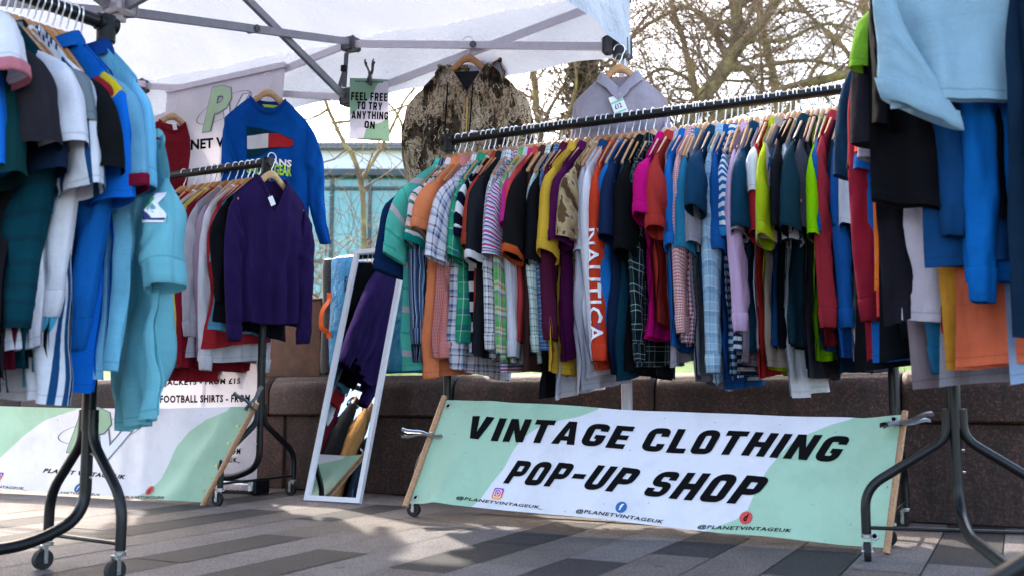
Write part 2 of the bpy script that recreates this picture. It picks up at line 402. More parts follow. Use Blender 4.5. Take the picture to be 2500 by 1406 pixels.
for lane in range(-26, 30):
    off = (lane % 3) * .2
    for k in range(-14, 0):
        s0, s1 = lane * SLW + .002, (lane + 1) * SLW - .002; n0, n1 = k * SLL + off + .002, min((k + 1) * SLL + off - .002, .02)
        if n1 - n0 < .05: continue
        z = rnd.uniform(-.0012, .0012); i = len(V)
        V += [wl(s0, n0, z), wl(s1, n0, z), wl(s1, n1, z), wl(s0, n1, z)]; F.append((i, i + 1, i + 2, i + 3))
        c = wl((s0 + s1) / 2, (n0 + n1) / 2); vis = 2.5 < c.y < 4.6 and -1.9 < c.x < 1.9
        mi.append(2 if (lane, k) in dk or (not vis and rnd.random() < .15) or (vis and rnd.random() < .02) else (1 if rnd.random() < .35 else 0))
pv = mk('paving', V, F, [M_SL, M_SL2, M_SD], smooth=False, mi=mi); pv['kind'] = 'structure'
# raised bed behind the wall
mb_, t, b = newmat('lawn_soil'); co = objco(t)
t.links.new(ramp(t, noi(t, 6, 6, co), [(.3, lin('#3c4a1c', .8)), (.55, lin('#5a7a26', .8)), (.75, lin('#6a5a3a', .8))], 'LINEAR'), b.inputs['Base Color']); b.inputs['Roughness'].default_value = .95
V = []; F = []; nx, ny = 60, 40
for j in range(ny + 1):
    for i in range(nx + 1):
        n = .34 + 60 * (j / ny) ** 2; s = -40 + 80 * i / nx
        V.append(wl(s, n, .545 + min(.5, n * .0) + min(1.6, max(0, n - 1.2) * .085) + .05 * noise.noise((s * .4, n * .4, 3))))
for j in range(ny):
    for i in range(nx): a = j * (nx + 1) + i; F.append((a, a + 1, a + nx + 2, a + nx + 1))
lw = mk('lawn', V, F, mb_); lw['kind'] = 'structure'
# grass blades near the wall
mgs, t, b = newmat('grass_blade'); oi = N(t, 'ShaderNodeTexCoord')
t.links.new(ramp(t, noi(t, 9, 2, oi.outputs['Object']), [(.3, lin('#5c8a1e')), (.7, lin('#9ac23a'))], 'LINEAR'), b.inputs['Base Color']); b.inputs['Roughness'].default_value = .6
V = []; F = []
for i in range(6500):
    s = rnd.uniform(-.5, 3.4); n = .36 + rnd.random() ** 1.5 * 1.6; p = wl(s, n, .55); h = rnd.uniform(.03, .09); a = rnd.uniform(0, 6.28); d = Vector((math.cos(a), math.sin(a), 0))
    l = Vector((rnd.gauss(0, .3), rnd.gauss(0, .3), 1)) * h; k = len(V); V += [p - d * .003, p + d * .003, p + l]; F.append((k, k + 1, k + 2))
gs = mk('grass', V, F, mgs, smooth=False); gs['kind'] = 'stuff'
# stone wall with rounded coping
mst, t, b = newmat('red_brown_granite'); co = objco(t)
mps = N(t, 'ShaderNodeMapping'); mps.inputs['Scale'].default_value = (2.2, 2.2, .35); t.links.new(co, mps.inputs[0])
col = ramp(t, noi(t, 90, 4, co, .7), [(.3, lin('#150d0b')), (.5, lin('#301b16')), (.68, lin('#5a3c32'))], 'LINEAR')
st = ramp(t, noi(t, 3.5, 7, mps.outputs[0], .75), [(.34, (.35, .33, .33, 1)), (.5, (.9, .88, .88, 1)), (.66, (1.5, 1.4, 1.35, 1))], 'LINEAR'); sp = ramp(t, noi(t, 24, 3, co), [(.66, (1, 1, 1, 1)), (.74, (1.6, 1.5, 1.45, 1))], 'LINEAR')
col = mixc(t, 1.0, mixc(t, 1.0, col, st, 'MULTIPLY'), sp, 'MULTIPLY')
t.links.new(col, b.inputs['Base Color']); b.inputs['Roughness'].default_value = .72; bump(t, b, noi(t, 60, 5, co), .3, .006)
wall = thing('stone_wall', 'low red brown granite wall with rounded coping behind the racks', 'wall', W0, ANG)
edges = [-3.4, -2.2, -1.28, -.18, .35, .98, 2.02, 3.05, 4.2]
for i in range(len(edges) - 1):
    a, c = edges[i] + .004, edges[i + 1] - .004; prof = []
    for k in range(9):
        th = R(k * 90 / 8); prof.append((.055 - .085 * math.cos(th), .515 + .088 * math.sin(th)))
    prof = [(.0, .395), (-.022, .396), (-.03, .404)] + prof + [(.34, .603), (.34, .395)]
    mbx = MB(); n = len(prof); xs = [a, a + .02, c - .02, c]
    for j, x in enumerate(xs):
        ins = .012 if j in (0, 3) else 0
        mbx.V += [Vector((x, y + ins * (1 if y < .1 else 0), z - (ins if z > .5 else 0))) for y, z in prof]
    for j in range(3):
        for k in range(n): q = (k + 1) % n; mbx.F.append((j * n + k, (j + 1) * n + k, (j + 1) * n + q, j * n + q))
    mbx.F += [tuple(range(n)), tuple(range(4 * n - 1, 3 * n - 1, -1))]
    shade(mbx.done('coping_stone', mst, wall), 40)
pe = [-3.4, -2.3, -1.25, -.1, .98, 1.9, 2.95, 4.2]
for i in range(len(pe) - 1):
    MB().box(((pe[i] + pe[i + 1]) / 2, .17, .195), (pe[i + 1] - pe[i] - .006, .3, .393), bev=.006).done('facing_panel', mst, wall)

# ------------------------------------------------------------------ clothes
def garment(name, label, cat, loc, rz, group=None, L=.72, sw=.215, ch=.245, sl=.24, ll=False, mat='#888888', smat=None, cmat=None, collar='polo',
            fold=.010, T=.012, nk=.055, dip=.02, spread=.05, seed=None, z0=-.117, drop=.118, cuff=None, hemband=None, fine=False, nw=.068, tr=.06,
            vneck=False, sx=.012, hemcurve=.0, splay=.0, wide=.0, slant=.0, uv0=False, hemtilt=.0, res=0, fs=None, front=1, lean=0.0, sleeves=(-1, 1), roll=0.0, rs=1.0, flare=0.0):
    root = thing(name, label, cat, loc, rz, group)
    if roll: root.rotation_euler = (roll, 0, rz)
    sd = seed if seed is not None else random.random() * 100
    bm_ = fab(mat, tr); sm = fab(smat, tr) if smat else bm_; cm = fab(cmat, tr) if cmat else bm_
    NA, NK = (34, 40) if fine else ((28, 30) if res else (18, 17))
    nest = fs is not None; p1, p2 = (fs * .9, fs * 1.3) if nest else (sd * 3.1, sd * 5.7); l1 = .17 if nest else .15 + .05 * math.sin(sd * 9); sf = fs * .3 if nest else sd; uo, vo = (0, 0) if uv0 else ((sd * .37) % 1, (sd * .53) % 1)
    V = []; F = []; UV = []; AT = []
    def fo(a, z, kk):
        q = noise.noise((a * 6, z * 2.2, sf)) * 2.0
        f = math.sin(6.283 * a / l1 + p1 + 1.4 * q) + .5 * math.sin(6.283 * a / (l1 * .55) + p2 + z * 2 + q)
        f2 = noise.noise((a * 9 + z * 4, z * 4, sf + 9)) * 1.1 + .5 * noise.noise((a * 21 - z * 6, z * 9, sf + 19))
        e2 = min(1, kk / .32); e2 = e2 * e2 * (3 - 2 * e2)
        return fold * (f * min(1, kk * 1.4) ** 1.2 + f2 * e2)
    def ztop(s, side):
        y = abs(s) * sw
        z = z0 - drop * (max(0, y - nw) / (sw - nw)) ** 1.1
        if y < nw:
            d = (dip if side == front else .012)
            z -= d * ((1 - y / nw) if (vneck and side == front) else (1 - (y / nw) ** 2))
        return z
    for side in (1, -1):
        base = len(V)
        for k in range(NK + 1):
            kk = (k / NK) ** 1.15
            e = min(1, kk / .3); W = sw + (ch - sw) * e * e * (3 - 2 * e) + flare * kk * kk
            for i in range(NA + 1):
                s = -1 + 2 * i / NA; s = math.copysign(abs(s) ** .9, s); a = s * W
                zt = ztop(s, side); zh = z0 - L + hemcurve * abs(s) ** 3 + hemtilt * s + .012 * noise.noise((a * 6, sd, side * .3)); z = zt + (zh - zt) * kk
                ee = min(1, kk / .12)
                th = T * (1 - abs(s) ** 5) * (.25 + .75 * ee) + .0025
                th = max(th, .0105 * (1 - abs(s) ** 26) * (1 - .4 * ee))
                if abs(s) * sw < nw and kk < .15: th += .022 * (1 - kk / .15) * (1 - (abs(s) * sw / nw) ** 2)
                f = fo(a, z, kk); f += side * .35 * fold * noise.noise((a * 14, z * 9, sd + side * 5)) * ee
                V.append((side * th + f, a + lean * kk * kk, z)); UV.append((a + uo, z + vo)); AT.append(z - zh)
        for k in range(NK):
            for i in range(NA):
                q = base + k * (NA + 1) + i; fc = (q, q + 1, q + NA + 2, q + NA + 1); F.append(fc if side > 0 else fc[::-1])
    bo = mk('body', V, F, bm_, root, UV, attr=AT)
    if hemband:
        V2 = []; F2 = []; U2 = []
        for side in (1, -1):
            base = len(V2)
            for k in range(3):
                for i in range(NA + 1):
                    o = (0 if side > 0 else (NK + 1) * (NA + 1)) + NK * (NA + 1) + i; x, y, z = V[o]
                    V2.append((x * (1.0 - .1 * k) + side * .0035, y * (1.005 - .03 * k), z + .012 - .03 * k)); U2.append((y, z - .03 * k))
            for k in range(2):
                for i in range(NA): q = base + k * (NA + 1) + i; F2.append((q, q + 1, q + NA + 2, q + NA + 1))
        mk('hem_band', V2, F2, fab(hemband, tr), bo, U2)
    zs = z0 - drop
    def pl(P, t):
        x = t * (len(P) - 1); i = min(int(x), len(P) - 2); f = x - i; f = f
        p0, p1_, p2_, p3 = P[max(i - 1, 0)], P[i], P[i + 1], P[min(i + 2, len(P) - 1)]
        return [.5 * (2 * p1_[j] + (p2_[j] - p0[j]) * f + (2 * p0[j] - 5 * p1_[j] + 4 * p2_[j] - p3[j]) * f * f + (3 * p1_[j] - p0[j] - 3 * p2_[j] + p3[j]) * f ** 3) for j in (0, 1)]
    for sg in (sleeves if sl > 0 else ()):
        s2 = sd + sg * 13; rr = random.Random(s2); jy = rr.uniform(-.015, .015)
        if not ll:
            top = [(sw - .006, zs + .004), (sw + spread * .7, zs - sl * .24), (sw + spread + jy, zs - sl * .62), (sw + spread * 1.15 + jy, zs - sl)]
            bot = [(sw - .035, zs - .17), (sw - .04 + spread * .2, zs - .17 - (sl - .17) * .3), (sw - .045 + spread * .35 + jy, zs - .19 - (sl - .19) * .7), (sw - .05 + spread * .45 + jy, zs - sl - .025)]
        else:
            top = [(sw - .006, zs + .004), (sw + spread * .6, zs - .08), (sw + spread * .9, zs - sl * .4), (sw + spread * .6 + jy, zs - sl * .75), (sw + spread * .35 + jy, zs - sl)]
            bot = [(sw - .035, zs - .17), (sw - .06, zs - .24), (sw - .075 + spread * .5, zs - sl * .5), (sw - .075 + spread * .4 + jy, zs - sl * .78), (sw - .06 + spread * .2 + jy, zs - sl - .006)]
        NR, NM = (22, 34) if fine else ((22, 26) if res else (16, 18 if ll else 12))
        V = []; F = []; UV = []; AT = []
        for j in range(NM + 1):
            tt = j / NM; a, b2 = pl(top, tt), pl(bot, tt); sy_ = splay[0 if sg < 0 else 1] if isinstance(splay, tuple) else splay; a[0] += sy_ * tt; b2[0] += sy_ * tt - wide * tt; a[1] += slant * tt; cy, cz = (a[0] + b2[0]) / 2, (a[1] + b2[1]) / 2; hy, hz = (a[0] - b2[0]) / 2, (a[1] - b2[1]) / 2
            rx = (.010 + .018 * min(1, tt * 3)) * rs * (1 - (.25 * tt if ll else 0))
            xo = sx * tt ** .6 * front
            for i in range(NR):
                th = 6.2832 * i / NR; ct, stt = math.cos(th), math.sin(th)
                wr = (noise.noise((ct * 1.3 + sg, stt * 1.3, tt * sl * 9 + s2)) + .5 * noise.noise((ct * 2.6, stt * 2.6 + sg, tt * sl * 22 + s2))) * .010 * min(1, tt * 4)
                if ll: wr += .004 * math.sin(tt * sl * 55 + 3 * ct + s2) * math.exp(-((tt - .45) / .25) ** 2) * (.6 + .4 * stt)
                k = 1 + wr * 7
                V.append((xo + rx * stt * (1 + wr * 30) + wr * .6, sg * (cy + hy * ct * k + lean * .3), cz + hz * ct * k + wr * .3)); UV.append((th * .045 + uo, tt * sl + vo)); AT.append((1 - tt) * sl)
        for j in range(NM):
            for i in range(NR):
                q = (i + 1) % NR; fc = (j * NR + i, j * NR + q, (j + 1) * NR + q, (j + 1) * NR + i); F.append(fc if sg < 0 else fc[::-1])
        so = mk('sleeve', V, F, sm, root, UV, attr=AT)
        cf = cuff if cuff is not None else (.055 if ll else 0)
        if cf:
            cl = cf if isinstance(cf, float) else (.05 if ll else .020); cmx = sm if isinstance(cf, float) else fab(cf, tr)
            n0 = NM * NR; cen = sum((Vector(V[n0 + i]) for i in range(NR)), Vector()) / NR
            dr = cen - sum((Vector(V[n0 - NR * 3 + i]) for i in range(NR)), Vector()) / NR; dr.normalize()
            V2 = []; F2 = []; U2 = []
            for j, (sc_, al) in enumerate(((1.05, -.012), (1.10 if ll else 1.04, -.004), (1.0 if ll else 1.04, cl * .5), (.93 if ll else 1.02, cl * .97), (.85 if ll else .96, cl))):
                for i in range(NR):
                    p = cen + (Vector(V[n0 + i]) - cen) * sc_ + dr * al; V2.append(p); U2.append((6.28 * i / NR * .045, al))
            for j in range(4):
                for i in range(NR): q = (i + 1) % NR; F2.append((j * NR + i, j * NR + q, (j + 1) * NR + q, (j + 1) * NR + i))
            mk('cuff', V2, F2, cmx, so, U2)
    if collar in ('polo', 'shirt', 'crew', 'v'):
        pr = {'polo': [(-.003, -.012), (-.002, .014), (.006, .021), (.014, .010), (.03, -.026)], 'shirt': [(-.003, -.012), (-.002, .018), (.006, .025), (.015, .012), (.034, -.034)],
              'crew': [(-.003, -.012), (-.003, .008), (.002, .011), (.005, .006), (.004, -.014)], 'v': [(-.003, -.010), (-.003, .006), (.003, .009), (.009, .003), (.007, -.016)]}[collar]
        NC = 40 if fine else 24; V = []; F = []; UV = []
        for i in range(NC):
            th = 6.2832 * i / NC; cy, cx = math.sin(th), math.cos(th) * front
            sf = abs(cy) ** .9; zz = ztop(math.copysign(abs(cy), cy) * nw / sw, 1 if cx > 0 else -1)
            xx = (T * .5 + .026 * max(0, 1 - cy * cy)) * (1 if cx > 0 else -1) * min(1, abs(cx) * 2.2)
            n = Vector((cx * .9, cy, 0)).normalized()
            for o, dz in pr:
                V.append((xx + n.x * o * .8, cy * nw + n.y * o, zz + dz - (.012 if collar in ('polo', 'shirt') and cx * front > .9 and dz < 0 else 0))); UV.append((th * .07, dz))
        m5 = len(pr)
        for i in range(NC):
            for j in range(m5 - 1): q = (i + 1) % NC; F.append((i * m5 + j, q * m5 + j, q * m5 + j + 1, i * m5 + j + 1))
        mk('collar', V, F, cm, root, UV)
    return root
# hanger, built once and copied
def mk_hanger():
    V = []; F = []; n = 30
    for i in range(n + 1):
        y = -.197 + .394 * i / n; q = abs(y) / .203
        zt = -.064 - .192 * (math.sqrt(q * q + .014) - .118); hgt = .046 * (1 - q) + .022 * q; hgt *= 1 if q < .95 else .62
        if q < .14: hgt *= .85
        w = .0098 - .0048 * min(1, q * 2.4)
        for x, z in ((-w, zt - .004), (-w * .5, zt), (w * .5, zt), (w, zt - .004), (w, zt - hgt + .004), (w * .5, zt - hgt), (-w * .5, zt - hgt), (-w, zt - hgt + .004)):
            V.append((x + .003 * q * q, y, z))
    for i in range(n):
        for k in range(8): q = (k + 1) % 8; F.append((i * 8 + k, (i + 1) * 8 + k, (i + 1) * 8 + q, i * 8 + q))
    F += [tuple(range(8)), tuple(range((n + 1) * 8 - 1, n * 8 - 1, -1))]
    o = mk('wooden_hanger', V, F, M_WOOD[0])
    r = .0245; P = [(0, 0, -.075), (0, 0, -.055), (0, .008, -.043)] + [(0, r * math.cos(R(a)), r * math.sin(R(a))) for a in range(-50, 200, 18)]
    h = shade(MB().tube(P, .0025, 6).done('hook', plain('bright_wire', '#e6e6ea', .3, .55, .05, 20), o), 60)
    return o, h
H0, HK0 = mk_hanger(); H0U = [False]; HM = {}
def hanger(loc, rz, what, group, mat=None, roll=0):
    if not H0U[0]: o, h = H0, HK0; H0U[0] = True
    else:
        o = H0.copy(); C.objects.link(o); h = HK0.copy(); C.objects.link(h); h.parent = o
    if mat is not None and mat is not M_WOOD[0]:
        if mat.name not in HM:
            me = H0.data.copy(); me.materials.clear(); me.materials.append(mat); HM[mat.name] = me
        o.data = HM[mat.name]
    o.location = loc; o.rotation_euler = (roll, 0, rz); tag(o, 'wooden hanger carrying the ' + what, 'hanger', group); return o
def rack(label, P0, P1, zr, s0=.26, s1=.26, ends=(1, 1), bar=True):
    """garment rack from P0 to P1 (floor points of the end posts)"""
    P0, P1 = Vector(P0), Vector(P1); d = (P1 - P0); Ln = d.length; d.normalize(); a = math.atan2(d.y, d.x)
    r = thing('clothes_rack', label, 'clothes rack', P0, a, 'black clothes racks')
    shade(MB().tube([(-.02, 0, zr), (Ln + .02, 0, zr)], .0205, 14).done('rail', M_TUBE, r), 40)
    for e, x, sp, sg in ((0, 0, s0, 1), (1, Ln, s1, -1)):
        if not ends[e]: continue
        shade(MB().tube([(x, 0, .40), (x, 0, zr - .02)], .0195, 14).done('post', M_TUBE, r), 40)
        m = MB().tube([(x, 0, zr - .055), (x, 0, zr + .024)], .027, 14); m.tube([(x - .03, 0, zr), (x + .03, 0, zr)], .0262, 14)
        shade(m.done('corner_joint', M_TUBE2, r), 40)
        for q in (-1, 1):
            P = [(x, q * .012, .44), (x, q * .014, .36), (x, q * sp * .80, .22), (x, q * sp, .19), (x, q * sp, .085)]
            P = [(x, q * .022, .46), (x, q * .024, .37), (x, q * sp, .215), (x, q * sp, .08)]
            lg = shade(MB().tube(roundpath(P, .06, 7), .0145, 12).done('leg', M_TUBE, r), 50)
            cs = MB().disc((x, q * sp, .074), .016, (0, 0, 1), .008, 12); cs.box((x - .012, q * sp + .013, .043), (.012, .003, .05)); cs.box((x - .012, q * sp - .013, .043), (.012, .003, .05)); cs.box((x - .004, q * sp, .067), (.034, .03, .004))
            cs.disc((x - .014, q * sp, .028), .006, (0, 1, 0), .034, 10)
            ca = shade(cs.done('caster', M_STEEL, r), 30)
            w = MB().disc((x - .014, q * sp, .0285), .0285, (0, 1, 0), .019, 22); shade(w.done('wheel', M_RUBBER, ca), 30)
        if bar:
            P = [(x, 0, .42), (x, 0, .16), (x + sg * .16, 0, .10), (x + sg * Ln * .5, 0, .10)]
            shade(MB().tube(roundpath(P, .10, 9), .0165, 12).done('base_bar', M_TUBE, r), 50)
            bl = MB()
            for zz in (.335, .27): bl.disc((x, -.02, zz), .004, (0, 1, 0), .008, 8)
            shade(bl.done('bolts', M_STEEL, r), 40)
        else:
            shade(MB().tube([(x, 0, .42), (x, 0, .2)], .0165, 12).done('lower_post', M_TUBE, r), 50)
        shade(MB().tube([(x, -sp, .098), (x, sp, .098)], .006, 8).done('cross_rod', M_TUBE, r), 50)
    return r

# --- the long rack across the middle
ZR = 1.655
RA = atz(1097, 343, ZR); RB = Vector(atz(2080, 215, ZR)); RD = (RB - RA).normalized(); RB = RA + RD * 1.86
RANG = math.atan2(RD.y, RD.x); RV = Vector((-RD.y, RD.x, 0))
rack('long black clothes rack crammed with shirts behind the wide banner', (RA.x, RA.y, 0), (RB.x, RB.y, 0), ZR, .25, .25)
def railpos(px):
    lo_, hi = -.1, 2.2
    for _ in range(40):
        m = (lo_ + hi) / 2
        if proj(RA + RD * m)[0] < px: lo_ = m
        else: hi = m
    return lo_
PL1 = ('plaid', [('#f0eef4', 8), ('#7a2340', 3), ('#e8e6f2', 4), ('#8fb6d8', 4), ('#7a2340', 2), ('#3d5a94', 2), ('#eceaf4', 6)], .055)
PL2 = ('plaid', [('#2fa678', 8), ('#d8ecd8', 1), ('#1f7d68', 5), ('#2b5fa0', 2), ('#2fa678', 4)], .06)
PL3 = ('plaid', [('#e9e7ee', 6), ('#22222c', 2), ('#c9c6d2', 3), ('#26262e', 1), ('#efedf2', 5), ('#55535f', 2)], .05)
PL4 = ('plaid', [('#4fae5e', 5), ('#e4e0c8', 2), ('#e0804f', 2), ('#dcebd6', 3), ('#3b7fb0', 2), ('#c9566f', 1), ('#6cbf6a', 4)], .07)
PL5 = ('plaid', [('#dfeae2', 7), ('#2c7a5c', 1.4), ('#cfe0dc', 4), ('#27334d', 1), ('#e6eee8', 4), ('#3f8a70', 1)], .06)
PL6 = ('plaid', [('#2c6fb0', 5), ('#e0c870', 1), ('#16305e', 3), ('#4f92c8', 2), ('#16305e', 2), ('#e8e0c0', .8)], .04)
PL7 = ('plaid', [('#0e2026', 8), ('#c9d6d2', .8), ('#12333a', 5), ('#c9d6d2', .8), ('#0c1a20', 5)], .055)
PL8 = ('plaid', [('#a9cbe2', 6), ('#e9eef4', 1), ('#6a9fc4', 4), ('#c7b9a8', 1), ('#8fbad6', 5), ('#eef2f6', .8)], .06)
VS1 = ('vs', [('#2b3a56', 5), ('#c8d2e0', .7), ('#41587c', 4), ('#7d95b4', 2), ('#1f2a40', 4), ('#e6e6ea', .6), ('#53709a', 3)], .05)
VS2 = ('vs', [('#d3d0da', 5), ('#9c9aa8', 1), ('#e4e2ea', 4), ('#8d8b99', .8)], .02)
HS1 = ('hs', [('#5fcdb8', 7), ('#d8c6cc', 2.2), ('#66d2bc', 6), ('#49b8a4', 1)], .19)
HS2 = ('hs', [('#f2e6ea', 4), ('#17786e', 1.2), ('#f0b9b0', 2), ('#f4ecec', 2), ('#e0603f', .6), ('#1d8f80', 1.5), ('#f2e6ea', 2)], .1)
HS3 = ('hs', [('#f0eef2', 1), ('#12132a', 1)], .085)
HS4 = ('hs', [('#c84f86', 2), ('#f0e8f0', 1.2), ('#4a62a8', 1.4), ('#e8c8dc', 2), ('#6f3560', 1), ('#9fc0dc', 1.4), ('#efe9ef', 1)], .045)
HS5 = ('hs', [('#eef2f8', 1), ('#1a6aa8', 1)], .028)
HS6 = ('hs', [('#eef0f4', 1), ('#1d3658', 1)], .030)
GI1 = ('ging', '#e8a89c', '#b84a52', .006); GI2 = ('ging', '#dff0f8', '#2b86c0', .009); GI3 = ('ging', '#f2dcdc', '#c04048', .010); GI4 = ('ging', '#f0d8e0', '#8a1f44', .016)
CAM = ('camo', [(0, '#5c4430'), (.42, '#a58a66'), (.50, '#bfa67e'), (.60, '#6d5236')], 14)
